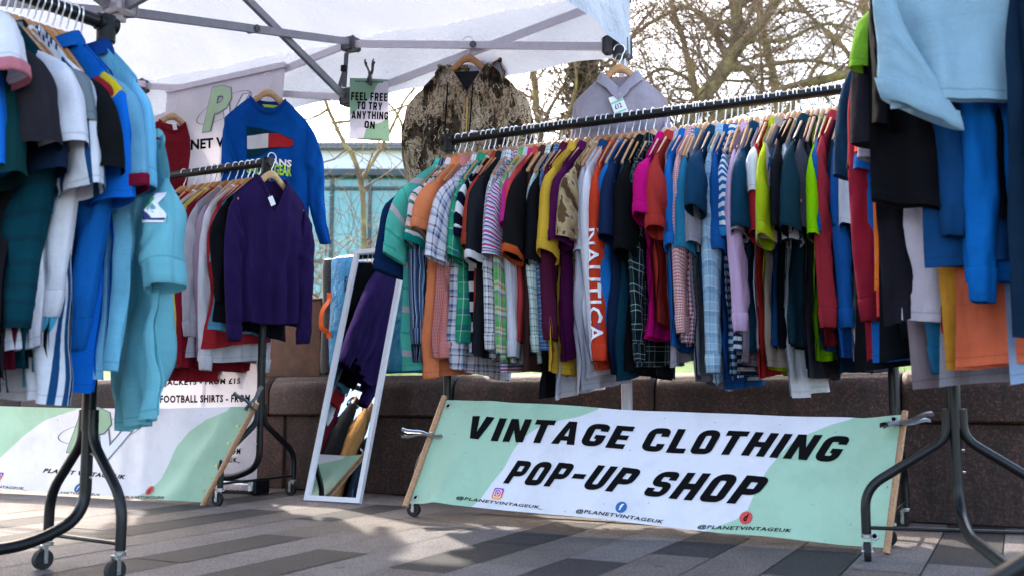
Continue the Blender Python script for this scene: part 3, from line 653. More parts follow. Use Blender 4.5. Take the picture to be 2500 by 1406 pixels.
# (collar px, kind s/l, sleeve bottom y, hem y, body, options, name, category, description)
MAIN = [
 (1052, 's', 668, 863, '#14305a', dict(collar='polo', spread=.06), 'polo_shirt', 'polo shirt', 'navy polo shirt at the left end of the long rack'),
 (1090, 's', 622, 893, HS1, dict(collar='polo'), 'polo_shirt', 'polo shirt', 'mint green polo shirt with wide pale stripes'),
 (1104, 'l', 832, 875, VS1, dict(collar='shirt', splay=.04, rs=2.0), 'striped_shirt', 'shirt', 'slate blue long sleeved shirt with thin vertical stripes'),
 (1122, 's', 600, 800, HS2, dict(collar='polo', cuff='#128a80'), 'polo_shirt', 'polo shirt', 'white polo with pink and teal horizontal stripes'),
 (1138, 's', 560, 915, '#f58f5e', dict(collar='polo'), 'polo_shirt', 'polo shirt', 'pale orange polo shirt between striped polos'),
 (1155, 'l', 872, 890, GI1, dict(collar='shirt', sw=.188, spread=-.035), 'checked_shirt', 'shirt', 'pink tiny check shirt showing below orange polo'),
 (1184, 's', 640, 915, PL1, dict(collar='shirt', spread=.09), 'checked_shirt', 'shirt', 'white and burgundy plaid short sleeved shirt'),
 (1196, 's', 650, 850, PL2, dict(collar='shirt'), 'checked_shirt', 'shirt', 'green plaid short sleeved shirt'),
 (1209, 's', 575, 840, HS3, dict(collar='crew', cuff='#12132a'), 't_shirt', 't-shirt', 'navy and white bold striped top'),
 (1230, 's', 588, 820, '#a8402c', dict(collar='polo', cuff=.04), 'polo_shirt', 'polo shirt', 'rust red polo shirt'),
 (1240, 's', 668, 880, '#26282e', dict(collar='polo', cuff='#ece8ea'), 'polo_shirt', 'polo shirt', 'charcoal polo shirt with thin white trim'),
 (1254, 'l', 800, 820, GI2, dict(collar='shirt', sw=.188, spread=-.035), 'checked_shirt', 'shirt', 'bright blue small gingham shirt'),
 (1264, 'l', 855, 884, PL3, dict(collar='shirt'), 'checked_shirt', 'shirt', 'white and black plaid shirt'),
 (1284, 's', 624, 900, HS4, dict(collar='shirt', spread=.07), 'striped_shirt', 'shirt', 'pink purple and blue fine striped shirt'),
 (1296, 'l', 865, 890, PL4, dict(collar='shirt', sl_sp=.08), 'checked_shirt', 'shirt', 'green and orange madras plaid shirt'),
 (1306, 'l', 868, 884, VS2, dict(collar='shirt'), 'striped_shirt', 'shirt', 'pale grey pinstriped shirt'),
 (1312, 's', 548, 800, '#e0329a', dict(collar='polo'), 'polo_shirt', 'polo shirt', 'hot pink polo shirt beside coral polo'),
 (1328, 's', 596, 845, '#d24a4c', dict(collar='polo'), 'polo_shirt', 'polo shirt', 'coral red polo shirt'),
 (1338, 's', 673, 870, '#1c1a1c', dict(collar='crew', cuff='#c85a2a'), 't_shirt', 't-shirt', 'black tee with orange edged sleeves'),
 (1347, 's', 640, 905, '#4a2f2e', dict(collar='polo', sw=.188, spread=-.035), 'polo_shirt', 'polo shirt', 'dark brown polo shirt between black tee and plaid shirt'),
 (1361, 'l', 852, 880, PL5, dict(collar='shirt'), 'checked_shirt', 'shirt', 'white shirt with thin green and navy plaid'),
 (1372, 's', 700, 960, '#17171b', dict(collar='polo', cmat='#2a1a1c'), 'polo_shirt', 'polo shirt', 'black polo with red lined collar'),
 (1381, 'l', 852, 870, PL6, dict(collar='shirt'), 'checked_shirt', 'shirt', 'blue shirt with fine yellow plaid'),
 (1396, 'l', 830, 850, '#541c38', dict(collar='shirt'), 'buttoned_shirt', 'shirt', 'burgundy long sleeved buttoned shirt'),
 (1404, 's', 640, 962, '#dfdfe8', dict(collar='crew', sw=.188, spread=-.035), 't_shirt', 't-shirt', 'long white tee hanging below the yellow polo'),
 (1418, 's', 672, 920, '#e0b23c', dict(collar='polo'), 'polo_shirt', 'polo shirt', 'mustard yellow polo shirt'),
 (1440, 's', 585, 870, '#54164a', dict(collar='polo'), 'polo_shirt', 'polo shirt', 'plum purple polo shirt'),
 (1462, 's', 582, 835, CAM, dict(collar='shirt', spread=.07), 'camouflage_shirt', 'shirt', 'desert camouflage short sleeved shirt'),
 (1476, 's', 650, 945, '#c9c7d4', dict(collar='crew', sw=.188, spread=-.035), 't_shirt', 't-shirt', 'pale grey long tee under the white long sleeved top'),
 (1488, 'l', 872, 905, '#f1edf6', dict(collar='polo', cmat='#1c3f6a', rs=1.25), 'long_sleeved_top', 'top', 'white long sleeved top with navy collar'),
 (1508, 'l', 872, 888, '#e2482c', dict(collar='crew', rs=1.35), 'long_sleeved_top', 'top', 'orange red top with white lettering down its sleeve'),
 (1527, 's', 545, 820, '#1f74c4', dict(collar='crew'), 't_shirt', 't-shirt', 'bright blue tee right of the orange red top'),
 (1546, 's', 580, 905, '#1c2c4c', dict(collar='crew'), 't_shirt', 't-shirt', 'navy tee right of the bright blue tee'),
 (1562, 's', 640, 915, '#123c50', dict(collar='crew'), 't_shirt', 't-shirt', 'dark petrol tee beside the black polo'),
 (1578, 's', 606, 915, '#131417', dict(collar='polo', spread=.08), 'polo_shirt', 'polo shirt', 'black polo shirt left of the green plaid'),
 (1598, 'l', 872, 892, PL7, dict(collar='shirt', spread=.06), 'checked_shirt', 'shirt', 'black green shirt with white windowpane plaid'),
 (1628, 's', 528, 830, '#d4127e', dict(collar='polo', spread=.10, fold=.016), 'polo_shirt', 'polo shirt', 'magenta polo shirt with dangling sleeve'),
 (1648, 's', 560, 800, '#b93a34', dict(collar='polo'), 'polo_shirt', 'polo shirt', 'brick red polo shirt right of the magenta polo'),
 (1669, 'l', 700, 880, '#cfc2cc', dict(collar='polo'), 'polo_shirt', 'polo shirt', 'pale lilac grey polo shirt with long sleeves'),
 (1682, 's', 600, 860, '#1f6fc0', dict(collar='polo', cuff=.03), 'polo_shirt', 'polo shirt', 'royal blue polo beside lilac grey polo'),
 (1700, 'l', 812, 830, GI3, dict(collar='shirt'), 'checked_shirt', 'shirt', 'red and white small gingham shirt'),
 (1706, 'l', 830, 840, GI4, dict(collar='shirt', sw=.188, spread=-.035), 'checked_shirt', 'shirt', 'maroon larger gingham shirt below the small gingham'),
 (1713, 's', 598, 920, '#2c7fa8', dict(collar='polo', cuff=.03), 'polo_shirt', 'polo shirt', 'teal blue polo shirt right of the gingham shirt'),
 (1728, 's', 620, 935, ('heather', '#a9a8b2', '#7d7c88'), dict(collar='crew'), 't_shirt', 't-shirt', 'mid grey heather tee left of the dark navy polo'),
 (1750, 's', 512, 850, '#17405f', dict(collar='polo', spread=.09), 'polo_shirt', 'polo shirt', 'dark petrol blue polo left of pale blue plaid'),
 (1772, 'l', 905, 925, PL8, dict(collar='shirt', rs=1.3), 'checked_shirt', 'shirt', 'pale blue plaid long sleeved shirt'),
 (1787, 's', 600, 945, '#1c5ca4', dict(collar='polo'), 'polo_shirt', 'polo shirt', 'cobalt blue polo behind the striped polo'),
 (1802, 's', 565, 918, HS5, dict(collar='polo', cuff='#2a84c0', smat=HS5), 'polo_shirt', 'polo shirt', 'blue and white narrow striped polo shirt'),
 (1814, 'l', 850, 915, HS6, dict(collar='crew', sw=.188, spread=-.035), 't_shirt', 't-shirt', 'navy and white striped long top'),
 (1831, 'l', 800, 845, '#d8b6dc', dict(collar='polo'), 'polo_shirt', 'polo shirt', 'pale lilac pink polo shirt'),
 (1838, 's', 580, 900, ('heather', '#aaa4b4', '#8a8496'), dict(collar='crew'), 't_shirt', 't-shirt', 'lilac grey heather tee beside dark teal tee'),
 (1850, 's', 545, 855, '#16425e', dict(collar='polo', spread=.08), 'polo_shirt', 'polo shirt', 'dark teal polo right of the lilac polo'),
 (1872, 's', 480, 860, '#eef0f6', dict(collar='crew'), 't_shirt', 't-shirt', 'white tee with a tiny black chest print'),
 (1883, 's', 665, 912, '#bf2b30', dict(collar='crew'), 't_shirt', 't-shirt', 'bright red tee left of the lime polo'),
 (1902, 's', 610, 910, '#b4c81e', dict(collar='polo', spread=.08), 'polo_shirt', 'polo shirt', 'lime yellow polo shirt'),
 (1911, 's', 585, 905, '#b8a698', dict(collar='polo'), 'polo_shirt', 'polo shirt', 'beige polo shirt beside the lime polo'),
 (1931, 's', 540, 860, '#1b4d80', dict(collar='crew', spread=.08), 't_shirt', 't-shirt', 'denim blue tee left of the black printed tee'),
 (1944, 's', 600, 860, '#1a1c22', dict(collar='crew'), 't_shirt', 't-shirt', 'black tee with tiny white print down its side'),
 (1953, 's', 640, 962, '#eceef6', dict(collar='crew'), 't_shirt', 't-shirt', 'long white tee under the bottle green polo'),
 (1975, 's', 560, 850, '#193a46', dict(collar='polo', spread=.09), 'polo_shirt', 'polo shirt', 'dark bottle green polo with tiny pink badge'),
 (1989, 's', 620, 915, '#45444e', dict(collar='crew'), 't_shirt', 't-shirt', 'charcoal grey tee left of the neon shirt'),
 (1999, 's', 610, 918, '#34343c', dict(collar='crew', sw=.188, spread=-.035), 't_shirt', 't-shirt', 'very dark grey tee touching the neon shirt'),
 (2011, 's', 575, 875, '#9ae20a', dict(collar='crew', spread=.06), 't_shirt', 't-shirt', 'neon green tee between dark grey and blue tees'),
 (2028, 's', 600, 860, '#1e5c9c', dict(collar='crew', spread=.08), 't_shirt', 't-shirt', 'blue tee right of the neon green tee'),
 (2046, 'l', 800, 850, '#a8303c', dict(collar='polo'), 'polo_shirt', 'polo shirt', 'crimson polo at the right end of the long rack'),
 (2062, 's', 560, 905, '#17324c', dict(collar='crew'), 't_shirt', 't-shirt', 'dark blue tee half hidden by the right end post'),
 (2085, 'l', 800, 870, '#1d5da8', dict(collar='crew'), 't_shirt', 't-shirt', 'strong blue long sleeved tee behind the right rack'),
 (2110, 's', 600, 890, '#d6d4de', dict(collar='crew'), 't_shirt', 't-shirt', 'off white tee behind the black clothes of the right rack'),
 (2140, 'l', 800, 900, '#3a3740', dict(collar='crew'), 'jumper', 'jumper', 'grey black jumper at the far right post of the long rack'),
]
MG = {}
rj = random.Random(11)
for i, (px, kd, sy, hy, mt, op, nm, cat, desc) in enumerate(MAIN):
    tpos = max(railpos(px - 3), -.004 + .012 * i); P = RA + RD * tpos; op = dict(op); op.pop('sl_sp', None)
    Yf = P.y - .2; zf = aty(px - 70, sy, Yf).z; zh = aty(px - 30, hy, P.y - .1).z
    z0 = -.117; L = ZR + z0 - zh; sl = ZR + z0 - .118 - zf
    if kd == 's': sl = max(.17, min(.36, sl))
    else: sl = max(.4, sl - .05)
    sp = op.pop('spread', .04) + ((rj.uniform(.05, .10) if px < 1480 else rj.uniform(.015, .075)) if kd == 's' else rj.uniform(.0, .04))
    rz = RANG + R(-5 - 34 * math.exp(-i / 1.7) + 5 * noise.noise((i * .17, 3.3, 1)) + rj.uniform(-1.5, 1.5)); roll = R(rj.uniform(-2.0, 2.0))
    kw = dict(L=max(L, .45), sl=sl, ll=kd == 'l', mat=mt, spread=sp, sw=.208 + rj.uniform(-.012, .016), ch=.228, roll=roll, fold=.014, T=.009, fs=i * .22, seed=i * 1.37 + .3, lean=rj.uniform(-.025, .03), rs=rj.uniform(.8, 1.5), sx=rj.uniform(.0, .03), hemtilt=rj.uniform(-.03, .03), splay=0 if kd == 's' else rj.uniform(-.01, .04), slant=rj.uniform(0, .035) if kd == 's' else 0)
    kw.update(op)
    if kd == 's' and 'cuff' not in op and nm == 'polo_shirt': kw['cuff'] = .028
    MG[desc] = garment(nm, desc, cat, P, rz, 'clothes hanging on the long rack', **kw)
    wm = M_WOOD[rj.randrange(3)] if px < 1600 else (M_PINKWOOD if rj.random() < .6 else M_WOOD[1])
    hanger(P, rz, desc, 'wooden hangers on the long rack', wm, roll)

# ------------------------------------------------------------------ the gazebo
TA = Vector((.52, 4.33, 0)); TU = Vector((-.895, .446, 0)).normalized(); TV = Vector((-.446, -.895, 0)).normalized()
ZV0, ZV1, ZPK = 2.02, 2.33, 3.25
TS = 3.0
def tp(a, c, z=0.0): return TA + TU * (a * TS) + TV * (c * TS) + Vector((0, 0, z))
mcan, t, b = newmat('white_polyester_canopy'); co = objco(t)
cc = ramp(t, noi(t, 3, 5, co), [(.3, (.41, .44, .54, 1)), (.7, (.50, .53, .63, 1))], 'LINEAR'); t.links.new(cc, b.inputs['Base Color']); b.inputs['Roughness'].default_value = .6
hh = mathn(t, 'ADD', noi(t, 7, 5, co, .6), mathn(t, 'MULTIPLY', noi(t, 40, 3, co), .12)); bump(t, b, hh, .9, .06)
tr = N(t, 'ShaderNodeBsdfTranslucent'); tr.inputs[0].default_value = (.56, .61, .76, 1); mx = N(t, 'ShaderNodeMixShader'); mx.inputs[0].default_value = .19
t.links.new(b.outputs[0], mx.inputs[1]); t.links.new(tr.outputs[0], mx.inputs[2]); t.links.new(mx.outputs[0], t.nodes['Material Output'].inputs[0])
tent = thing('gazebo', 'white pop up gazebo with grey scissor truss over the stall', 'gazebo', (0, 0, 0))
V = []; F = []; n = 72
def roofz(a, c):
    m = max(abs(a - .5), abs(c - .5)) * 2; other = min(abs(a - .5), abs(c - .5)) * 2
    sag = .07 * math.sin(math.pi * m) * (1 - other / max(m, .05)) * (1 if m > .1 else 0)
    return ZPK - (ZPK - ZV1) * m ** 1.02 - sag + .026 * noise.noise((a * 8, c * 8, 2)) + .012 * noise.noise((a * 22, c * 22, 5))
for j in range(n + 1):
    for i in range(n + 1): V.append(tp(i / n, j / n, roofz(i / n, j / n)))
for j in range(n):
    for i in range(n): q = j * (n + 1) + i; F.append((q, q + 1, q + n + 2, q + n + 1))
def valance(f):
    base = len(V); m = 60; h = 7
    for k in range(h + 1):
        for i in range(m + 1):
            u = i / m; p, nrm = f(u); d_ = p - TA; za_, zc_ = d_.dot(TU) / TS, d_.dot(TV) / TS; zr_ = roofz(min(1, max(0, za_)), min(1, max(0, zc_))) - ZV1; wv = (k / h) * (.014 * math.sin(u * 40 + 1) + .02 * noise.noise((u * 14, k * .3, p.x)))
            e = min(u, 1 - u); dz = .02 * (k / h) * noise.noise((u * 6, 4, p.y))
            V.append(p + nrm * ((.012 if k else 0) + wv * min(1, e * 12)) + Vector((0, 0, ZV1 - (ZV1 - ZV0) * k / h + dz + zr_ * (1 - k / h))))
    for k in range(h):
        for i in range(m): q = base + k * (m + 1) + i; F.append((q, q + 1, q + m + 2, q + m + 1))
valance(lambda u: (tp(u, 0), -TV)); valance(lambda u: (tp(0, u), -TU)); valance(lambda u: (tp(1, u), TU)); valance(lambda u: (tp(u, 1), TV))
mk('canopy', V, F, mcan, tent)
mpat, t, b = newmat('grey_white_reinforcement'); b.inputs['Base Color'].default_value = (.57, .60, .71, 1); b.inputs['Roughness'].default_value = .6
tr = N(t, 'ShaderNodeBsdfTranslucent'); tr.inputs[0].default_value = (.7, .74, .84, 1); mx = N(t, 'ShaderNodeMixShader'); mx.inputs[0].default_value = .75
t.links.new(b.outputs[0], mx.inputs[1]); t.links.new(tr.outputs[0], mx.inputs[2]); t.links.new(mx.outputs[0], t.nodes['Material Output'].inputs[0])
def patch(pts):
    MB().add([tp(a, c, roofz(a, c) - .014) for a, c in pts], [tuple(range(len(pts)))]).done('corner_patch', mpat, tent)
(lambda q: None)([(.40, .005), (.5, .10), (.60, .005)]); (lambda q: None)([(.995, .1), (.90, .10), (.90, .005), (.995, .005)])
# legs: rear right, rear left, front left
for a, c in ((0, 0), (1, 0), (1, 1)):
    p = tp(a + (.006 if a == 0 else -.006), c + .006)
    o = MB().box((p.x, p.y, 1.16), (.040, .040, 2.32), Matrix.Rotation(ANG, 3, 'Z'), bev=.006).done('leg', M_ALU, tent)
    MB().box((p.x, p.y, .006), (.11, .11, .012), Matrix.Rotation(ANG, 3, 'Z'), bev=.004).done('foot_plate', M_JOINT, tent)
    q = p + TV * .05 + TU * .05; m = MB().box((p.x, p.y, 2.04), (.075, .075, .10), Matrix.Rotation(ANG, 3, 'Z'), bev=.01)
    MB().box((p.x, p.y, 2.29), (.07, .07, .08), Matrix.Rotation(ANG, 3, 'Z'), bev=.01).done('top_joint', M_JOINT, tent)
    m.box((q.x, q.y, 2.05), (.05, .05, .085), Matrix.Rotation(ANG, 3, 'Z'), bev=.01)
    jo = m.done('slider_joint', M_JOINT, tent)
    MB().ring(p + TV * .05 + Vector((0, 0, 1.985)), .018, TV + TU * .3, .0028).done('pull_ring', M_STEEL, jo, smooth=True)
def truss(pa, pb, name='truss_bar', wdt=.020, h=.034, mat=M_ALU):
    return MB().bar(pa, pb, wdt, h).done(name, mat, tent)
def pivot(p, ax):
    shade(MB().disc(p, .017, ax, .056, 16).done('pivot_bolt', M_JOINT, tent), 40)
ins = .022
midT = tp(.5, ins / 3, 2.30); midB = tp(.5, ins / 3, 2.02)
for s0, sg in ((0.012, 1), (.988, -1)):
    sl_ = tp(s0, ins / 3, 2.05); tpp = tp(s0, ins / 3, 2.29)
    o1 = TV * .012; o2 = -TV * .012
    truss(sl_ + o1, midT + o1); truss(tpp + o2, midB + o2)
    pivot((sl_ + midT) / 2, TV)
m = MB().box(midT, (.085, .075, .075), Matrix.Rotation(ANG, 3, 'Z'), bev=.008); m.done('truss_joint', M_JOINT, tent)
m = MB().box(midB, (.085, .085, .09), Matrix.Rotation(ANG, 3, 'Z'), bev=.008); m.done('truss_joint', M_JOINT, tent)
hubT = tp(.5, .5, 2.52); hubB = tp(.5, .5, 2.02)
# inner trusses from the middle of each side to the central hub
hubc = tp(.5, .5); hz = aty(243, 22, hubc.y).z
hubB = Vector((hubc.x, hubc.y, hz)); hubT = hubB + Vector((0, 0, .52))
for (a, c) in ((.5, .008), (.992, .5), (.5, .992), (.008, .5)):
    pT, pB = tp(a, c, 2.30), tp(a, c, 2.02); d = (hubc - tp(a, c)); d.z = 0; d.normalize(); sd_ = Vector((-d.y, d.x, 0))
    truss(pT + d * .04 + sd_ * .012, hubB - d * .05 + sd_ * .012, mat=M_ALUG); truss(pB + d * .04 - sd_ * .012, hubT - d * .05 - sd_ * .012, mat=M_ALUG)
    pivot((pT + hubB) / 2, sd_)
    if c > .2 or a in (.992, .008):
        MB().box(pT, (.08, .08, .07), Matrix.Rotation(ANG, 3, 'Z'), bev=.008).done('truss_joint', M_JOINT, tent)
        MB().box(pB, (.08, .08, .09), Matrix.Rotation(ANG, 3, 'Z'), bev=.008).done('truss_joint', M_JOINT, tent)
        # side trusses
for a in (1,):
    mt_, mb2 = tp(.985, .5, 2.30), tp(.985, .5, 2.02)
    for c0 in (.012, .988):
        truss(tp(.985, c0, 2.05) + TU * .012, mt_ + TU * .012); truss(tp(.985, c0, 2.29) - TU * .012, mb2 - TU * .012)
m = MB().box(hubB + Vector((0, 0, .02)), (.10, .10, .10), Matrix.Rotation(ANG, 3, 'Z'), bev=.01); m.done('hub', M_ALU, tent)
m = MB().box(hubT, (.10, .10, .09), Matrix.Rotation(ANG, 3, 'Z'), bev=.01); m.done('hub', M_JOINT, tent)
MB().bar(hubB + Vector((0, 0, -.05)), Vector((hubc.x, hubc.y, ZPK - .03)), .034, .034, (1, 0, 0)).done('centre_pole', M_ALU, tent)
# webbing strap with buckle at the middle of the rear truss
st = MB(); a = midB + TV * .05 + Vector((0, 0, .04)); b2 = aty(846, 130, midB.y - .03)
st.bar(a, b2, .004, .022, (1, 0, .2)); st.bar(a + Vector((-.03, 0, -.02)), b2 + Vector((-.012, 0, -.10)), .004, .02, (1, 0, .2))
sto = st.done('strap', M_JOINT, tent); MB().box(b2 + Vector((-.012, -.01, -.085)), (.03, .012, .035), bev=.004).done('buckle', M_TUBE2, sto)

# ------------------------------------------------------------------ banners with lettering
def homog(src, dst):
    A = []; 
    for (x, y), (u, v) in zip(src, dst):
        A.append([x, y, 1, 0, 0, 0, -u * x, -u * y, u]); A.append([0, 0, 0, x, y, 1, -v * x, -v * y, v])
    n = 8
    for i in range(n):
        p = max(range(i, n), key=lambda r: abs(A[r][i])); A[i], A[p] = A[p], A[i]
        for r in range(n):
            if r != i:
                f = A[r][i] / A[i][i]; A[r] = [x - f * y for x, y in zip(A[r], A[i])]
    h = [A[i][8] / A[i][i] for i in range(n)] + [1]
    def f(x, y):
        w_ = h[6] * x + h[7] * y + 1; return (h[0] * x + h[1] * y + h[2]) / w_, (h[3] * x + h[4] * y + h[5]) / w_
    return f
def vinyl(n, green, white, back=.14):
    m, t, b = newmat(n); at = N(t, 'ShaderNodeAttribute', attribute_name='mask'); co = objco(t)
    f = mathn(t, 'GREATER_THAN', at.outputs['Fac'], 0.0); c = mixc(t, f, lin(white, .9), lin(green, .85))
    d = ramp(t, noi(t, 5, 6, co, .7), [(.28, (.84, .84, .84, 1)), (.55, (1, 1, 1, 1))], 'LINEAR'); c = mixc(t, 1.0, c, d, 'MULTIPLY')
    sc_ = ramp(t, noi(t, 60, 2, co), [(.735, (1, 1, 1, 1)), (.76, (.45, .45, .45, 1))], 'LINEAR'); c = mixc(t, 1.0, c, sc_, 'MULTIPLY')
    t.links.new(c, b.inputs['Base Color']); b.inputs['Roughness'].default_value = .42; b.inputs['Specular IOR Level'].default_value = .4
    bump(t, b, noi(t, 700, 2, co), .15, .002)
    tr = N(t, 'ShaderNodeBsdfTranslucent'); t.links.new(c, tr.inputs[0]); mx = N(t, 'ShaderNodeMixShader'); mx.inputs[0].default_value = back
    t.links.new(b.outputs[0], mx.inputs[1]); t.links.new(tr.outputs[0], mx.inputs[2]); t.links.new(mx.outputs[0], t.nodes['Material Output'].inputs[0])
    return m
M_VIN = vinyl('banner_vinyl', '#b2d8bd', '#eceaf4')
M_SIGNV = vinyl('sign_card', '#8fb59c', '#dcd8ec')
def interp(tab, x):
    if x <= tab[0][0]: return tab[0][1]
    for (a, c), (e, g_) in zip(tab, tab[1:]):
        if x <= e: return c + (g_ - c) * (x - a) / (e - a)
    return tab[-1][1]
def sheet(name, f, nu, nv, mask, mat, parent):
    V = []; F = []; A = []
    for j in range(nv + 1):
        for i in range(nu + 1): V.append(f(i / nu, j / nv)); A.append(mask(i / nu, j / nv))
    for j in range(nv):
        for i in range(nu): q = j * (nu + 1) + i; F.append((q, q + 1, q + nu + 2, q + nu + 1))
    return mk(name, V, F, mat, parent, attr=A)
def lay(VF, S, name, mat, parent, eps=.0022, maxe=.06):
    """put a flat layout in sheet coordinates on the sheet, a little proud of it"""
    V, F = VF; V = list(V); F = [tuple(f) for f in F]
    import bmesh
    bm = bmesh.new(); vs = [bm.verts.new((x, y, 0)) for x, y in V]
    for f in F:
        try: bm.faces.new([vs[i] for i in f])
        except ValueError: pass
    bmesh.ops.triangulate(bm, faces=bm.faces[:])
    for _ in range(3):
        ed = [e for e in bm.edges if e.calc_length() > maxe]
        if not ed: break
        bmesh.ops.subdivide_edges(bm, edges=ed, cuts=1)
        bmesh.ops.triangulate(bm, faces=[f for f in bm.faces if len(f.verts) > 3])
    out = []
    for v in bm.verts:
        x, y = v.co.x, v.co.y; p = S(x, y); e = 1e-3; du = S(x + e, y) - p; dv = S(x, y + e) - p; nn = du.cross(dv).normalized(); out.append(p + nn * eps)
    bm.verts.index_update(); Fo = [tuple(v.index for v in f.verts) for f in bm.faces]; bm.free()
    return mk(name, out, Fo, mat, parent, smooth=False)
def grad_mat():
    m, t, b = newmat('purple_orange_icon'); co = N(t, 'ShaderNodeTexCoord').outputs['Generated']; s = N(t, 'ShaderNodeSeparateXYZ'); t.links.new(co, s.inputs[0])
    t.links.new(ramp(t, s.outputs[2], [(0, lin('#f0b040')), (.35, lin('#e0404a')), (.7, lin('#a82a8c')), (1, lin('#5a34a8'))], 'LINEAR'), b.inputs['Base Color']); b.inputs['Roughness'].default_value = .5; return m
M_IG = grad_mat(); M_FB = plain('blue_icon', '#1a5a9c', .5, 0, .03); M_DP = plain('red_icon', '#c8403c', .5, 0, .03)
def icons(S, par, ig, fb, dp, asp):
    """three round or square badges; each (cx, cy, half height) in sheet coordinates; asp = x per y"""
    if ig:
        x, y, h = ig; lay(rrectF(x, y, h * asp, h, .35), S, 'camera_badge', M_IG, par, .0024)
        P = [rrectF(x, y, h * asp * .72, h * .72, .4, .84), discF(x, y, h * asp * .38, h * .38, 18, .7), discF(x + h * asp * .42, y + h * .42, h * asp * .09, h * .09, 8)]
        for q in P[:1]: lay(q, S, 'badge_outline', M_WHITE, par, .0036)
        lay(P[1], S, 'badge_outline', M_WHITE, par, .0036); lay(P[2], S, 'badge_outline', M_WHITE, par, .0036)
    for spec, m, ch, im in ((fb, M_FB, 'f', M_WHITE), (dp, M_DP, 'd', M_INK)):
        if spec:
            x, y, h = spec; lay(discF(x, y, h * asp, h, 24), S, 'round_badge', m, par, .0024)
            lay(fit(text(ch, .25, .035), x - h * asp * .32, x + h * asp * .36, y - h * .55, y + h * .6), S, 'badge_letter', im, par, .0036)
def clamp(name, label, P, d1, d2, parent=None, ln=.15, mat=None, th=.026):
    """spring clamp: two pressed steel arms from jaw P spreading along d1, d2"""
    mat = mat or M_STEEL; P = Vector(P); t_ = thing(name, label, 'clamp', P)
    for dv in (d1, d2):
        dv = Vector(dv).normalized(); u = dv.cross(Vector((0, 1, 0))).normalized(); m = MB(); q = dv.cross(u)
        A = []; 
        nseg = 8
        prof = [(-1, 0), (-.9, .5), (0, .75), (.9, .5), (1, 0)]
        for i in range(nseg + 1):
            s = i / nseg; c = dv * (ln * (s - .28)) + u * (.004 * math.sin(s * 9)); wd = th * 1.5 * (.6 + .35 * abs(s - .3))
            for a, h in prof: A.append(c + q * (a * wd * .8) + u * (h * wd * .6))
        Fc = [(i * 5 + k, i * 5 + k + 1, (i + 1) * 5 + k + 1, (i + 1) * 5 + k) for i in range(nseg) for k in range(4)]
        m.add(A, Fc); shade(m.done('clamp_arm', mat, t_), 50)
    sp = MB()
    sp.ring((0, 0, 0), .009, Vector(d1).cross(Vector(d2)), .0025); sp.done('spring', M_STEEL, t_, smooth=True)
    return t_

# wide banner in front of the long rack: corners seen in the photo, leaning back on the rack legs
PXC = [(1000, 1228), (2157, 1336), (2200, 1012), (1090, 976)]
Bc = [Vector((-.445, 4.22, .035)), Vector((1.235, 3.30, -.002 + .012)), Vector((1.357, 3.50, .44)), Vector((-.295, 4.40, .50))]
Bc[0] = atplane(*PXC[0], Vector((-.44, 4.09, 0)), Vector((.5, 1, 0))); Bc[1] = atplane(*PXC[1], Vector((1.235, 3.19, 0)), Vector((.5, 1, 0)))
Bc[2] = atplane(*PXC[2], Vector((1.33, 3.36, 0)), Vector((.5, 1, 0))); Bc[3] = atplane(*PXC[3], Vector((-.3, 4.26, 0)), Vector((.5, 1, 0)))
BN = (Bc[1] - Bc[0]).cross(Bc[3] - Bc[0]).normalized()
def SB(u, v):
    p = (Bc[0] * (1 - u) + Bc[1] * u) * (1 - v) + (Bc[3] * (1 - u) + Bc[2] * u) * v
    wv = .016 * math.sin(u * 5.2 + .6) + .006 * math.sin(u * 17 + v * 3) + .018 * math.exp(-((u - .075 - .05 * v) / .035) ** 2) * (1 - .4 * v) - .02 * math.exp(-((u - .88 - .16 * (v - .5)) / .05) ** 2) * v + .007 * noise.noise((u * 7, v * 2.5, 1)) - .012 * math.exp(-((v - .62 - .5 * (u - .9)) / .09) ** 2) * max(0, u - .6)
    sag = -.026 * math.sin(math.pi * u) * v + .012 * math.sin(math.pi * u) * (1 - v)
    return p + BN * (wv * min(1, u * 14, (1 - u) * 14)) + Vector((0, 0, sag * .5))
HB = homog(PXC, [(0, 0), (1, 0), (1, 1), (0, 1)])
def px2tab(P): return sorted([(HB(x, y)[1], HB(x, y)[0]) for x, y in P])
LT = px2tab([(1463, 992), (1414, 1015), (1356, 1028), (1312, 1048), (1282, 1069), (1258, 1099), (1231, 1147), (1201, 1184), (1177, 1221), (1150, 1248)])
RT = px2tab([(2083, 1010), (2027, 1025), (1970, 1048), (1928, 1072), (1899, 1104), (1876, 1132), (1862, 1155), (1842, 1195), (1822, 1243), (1794, 1266), (1743, 1283), (1700, 1301), (1665, 1318)])
bn = thing('banner', 'wide vintage clothing banner with green waves leaning on the long rack', 'banner', (0, 0, 0))
sheet('vinyl_sheet', SB, 170, 50, lambda u, v: max(interp(LT, v) - u, u - interp(RT, v)), M_VIN, bn)
def quadtext(S, H, VF, bl, br, tr_, tl, name, mat, par, eps=.0024):
    """lettering laid between four photo corners, in sheet coordinates"""
    q = [H(*p) for p in (bl, br, tr_, tl)]; f2 = homog([(0, 0), (1, 0), (1, 1), (0, 1)], q); V, F = fit(VF, 0, 1, 0, 1)
    return lay(([f2(x, y) for x, y in V], F), S, name, mat, par, eps)
def words(S, H, line, bl, br, tr_, tl, par, bold=.04, spacing=1.1, mat=None, shear=0.0, eps=.0024):
    VF = block(line) if bold == 'block' else text(line, shear, bold, spacing)
    if bold == 'block': VF = ([Vector((v.x + shear * v.y, v.y, 0)) for v in VF[0]], VF[1])
    quadtext(S, H, VF, bl, br, tr_, tl, 'lettering', mat or M_INK, par, eps)
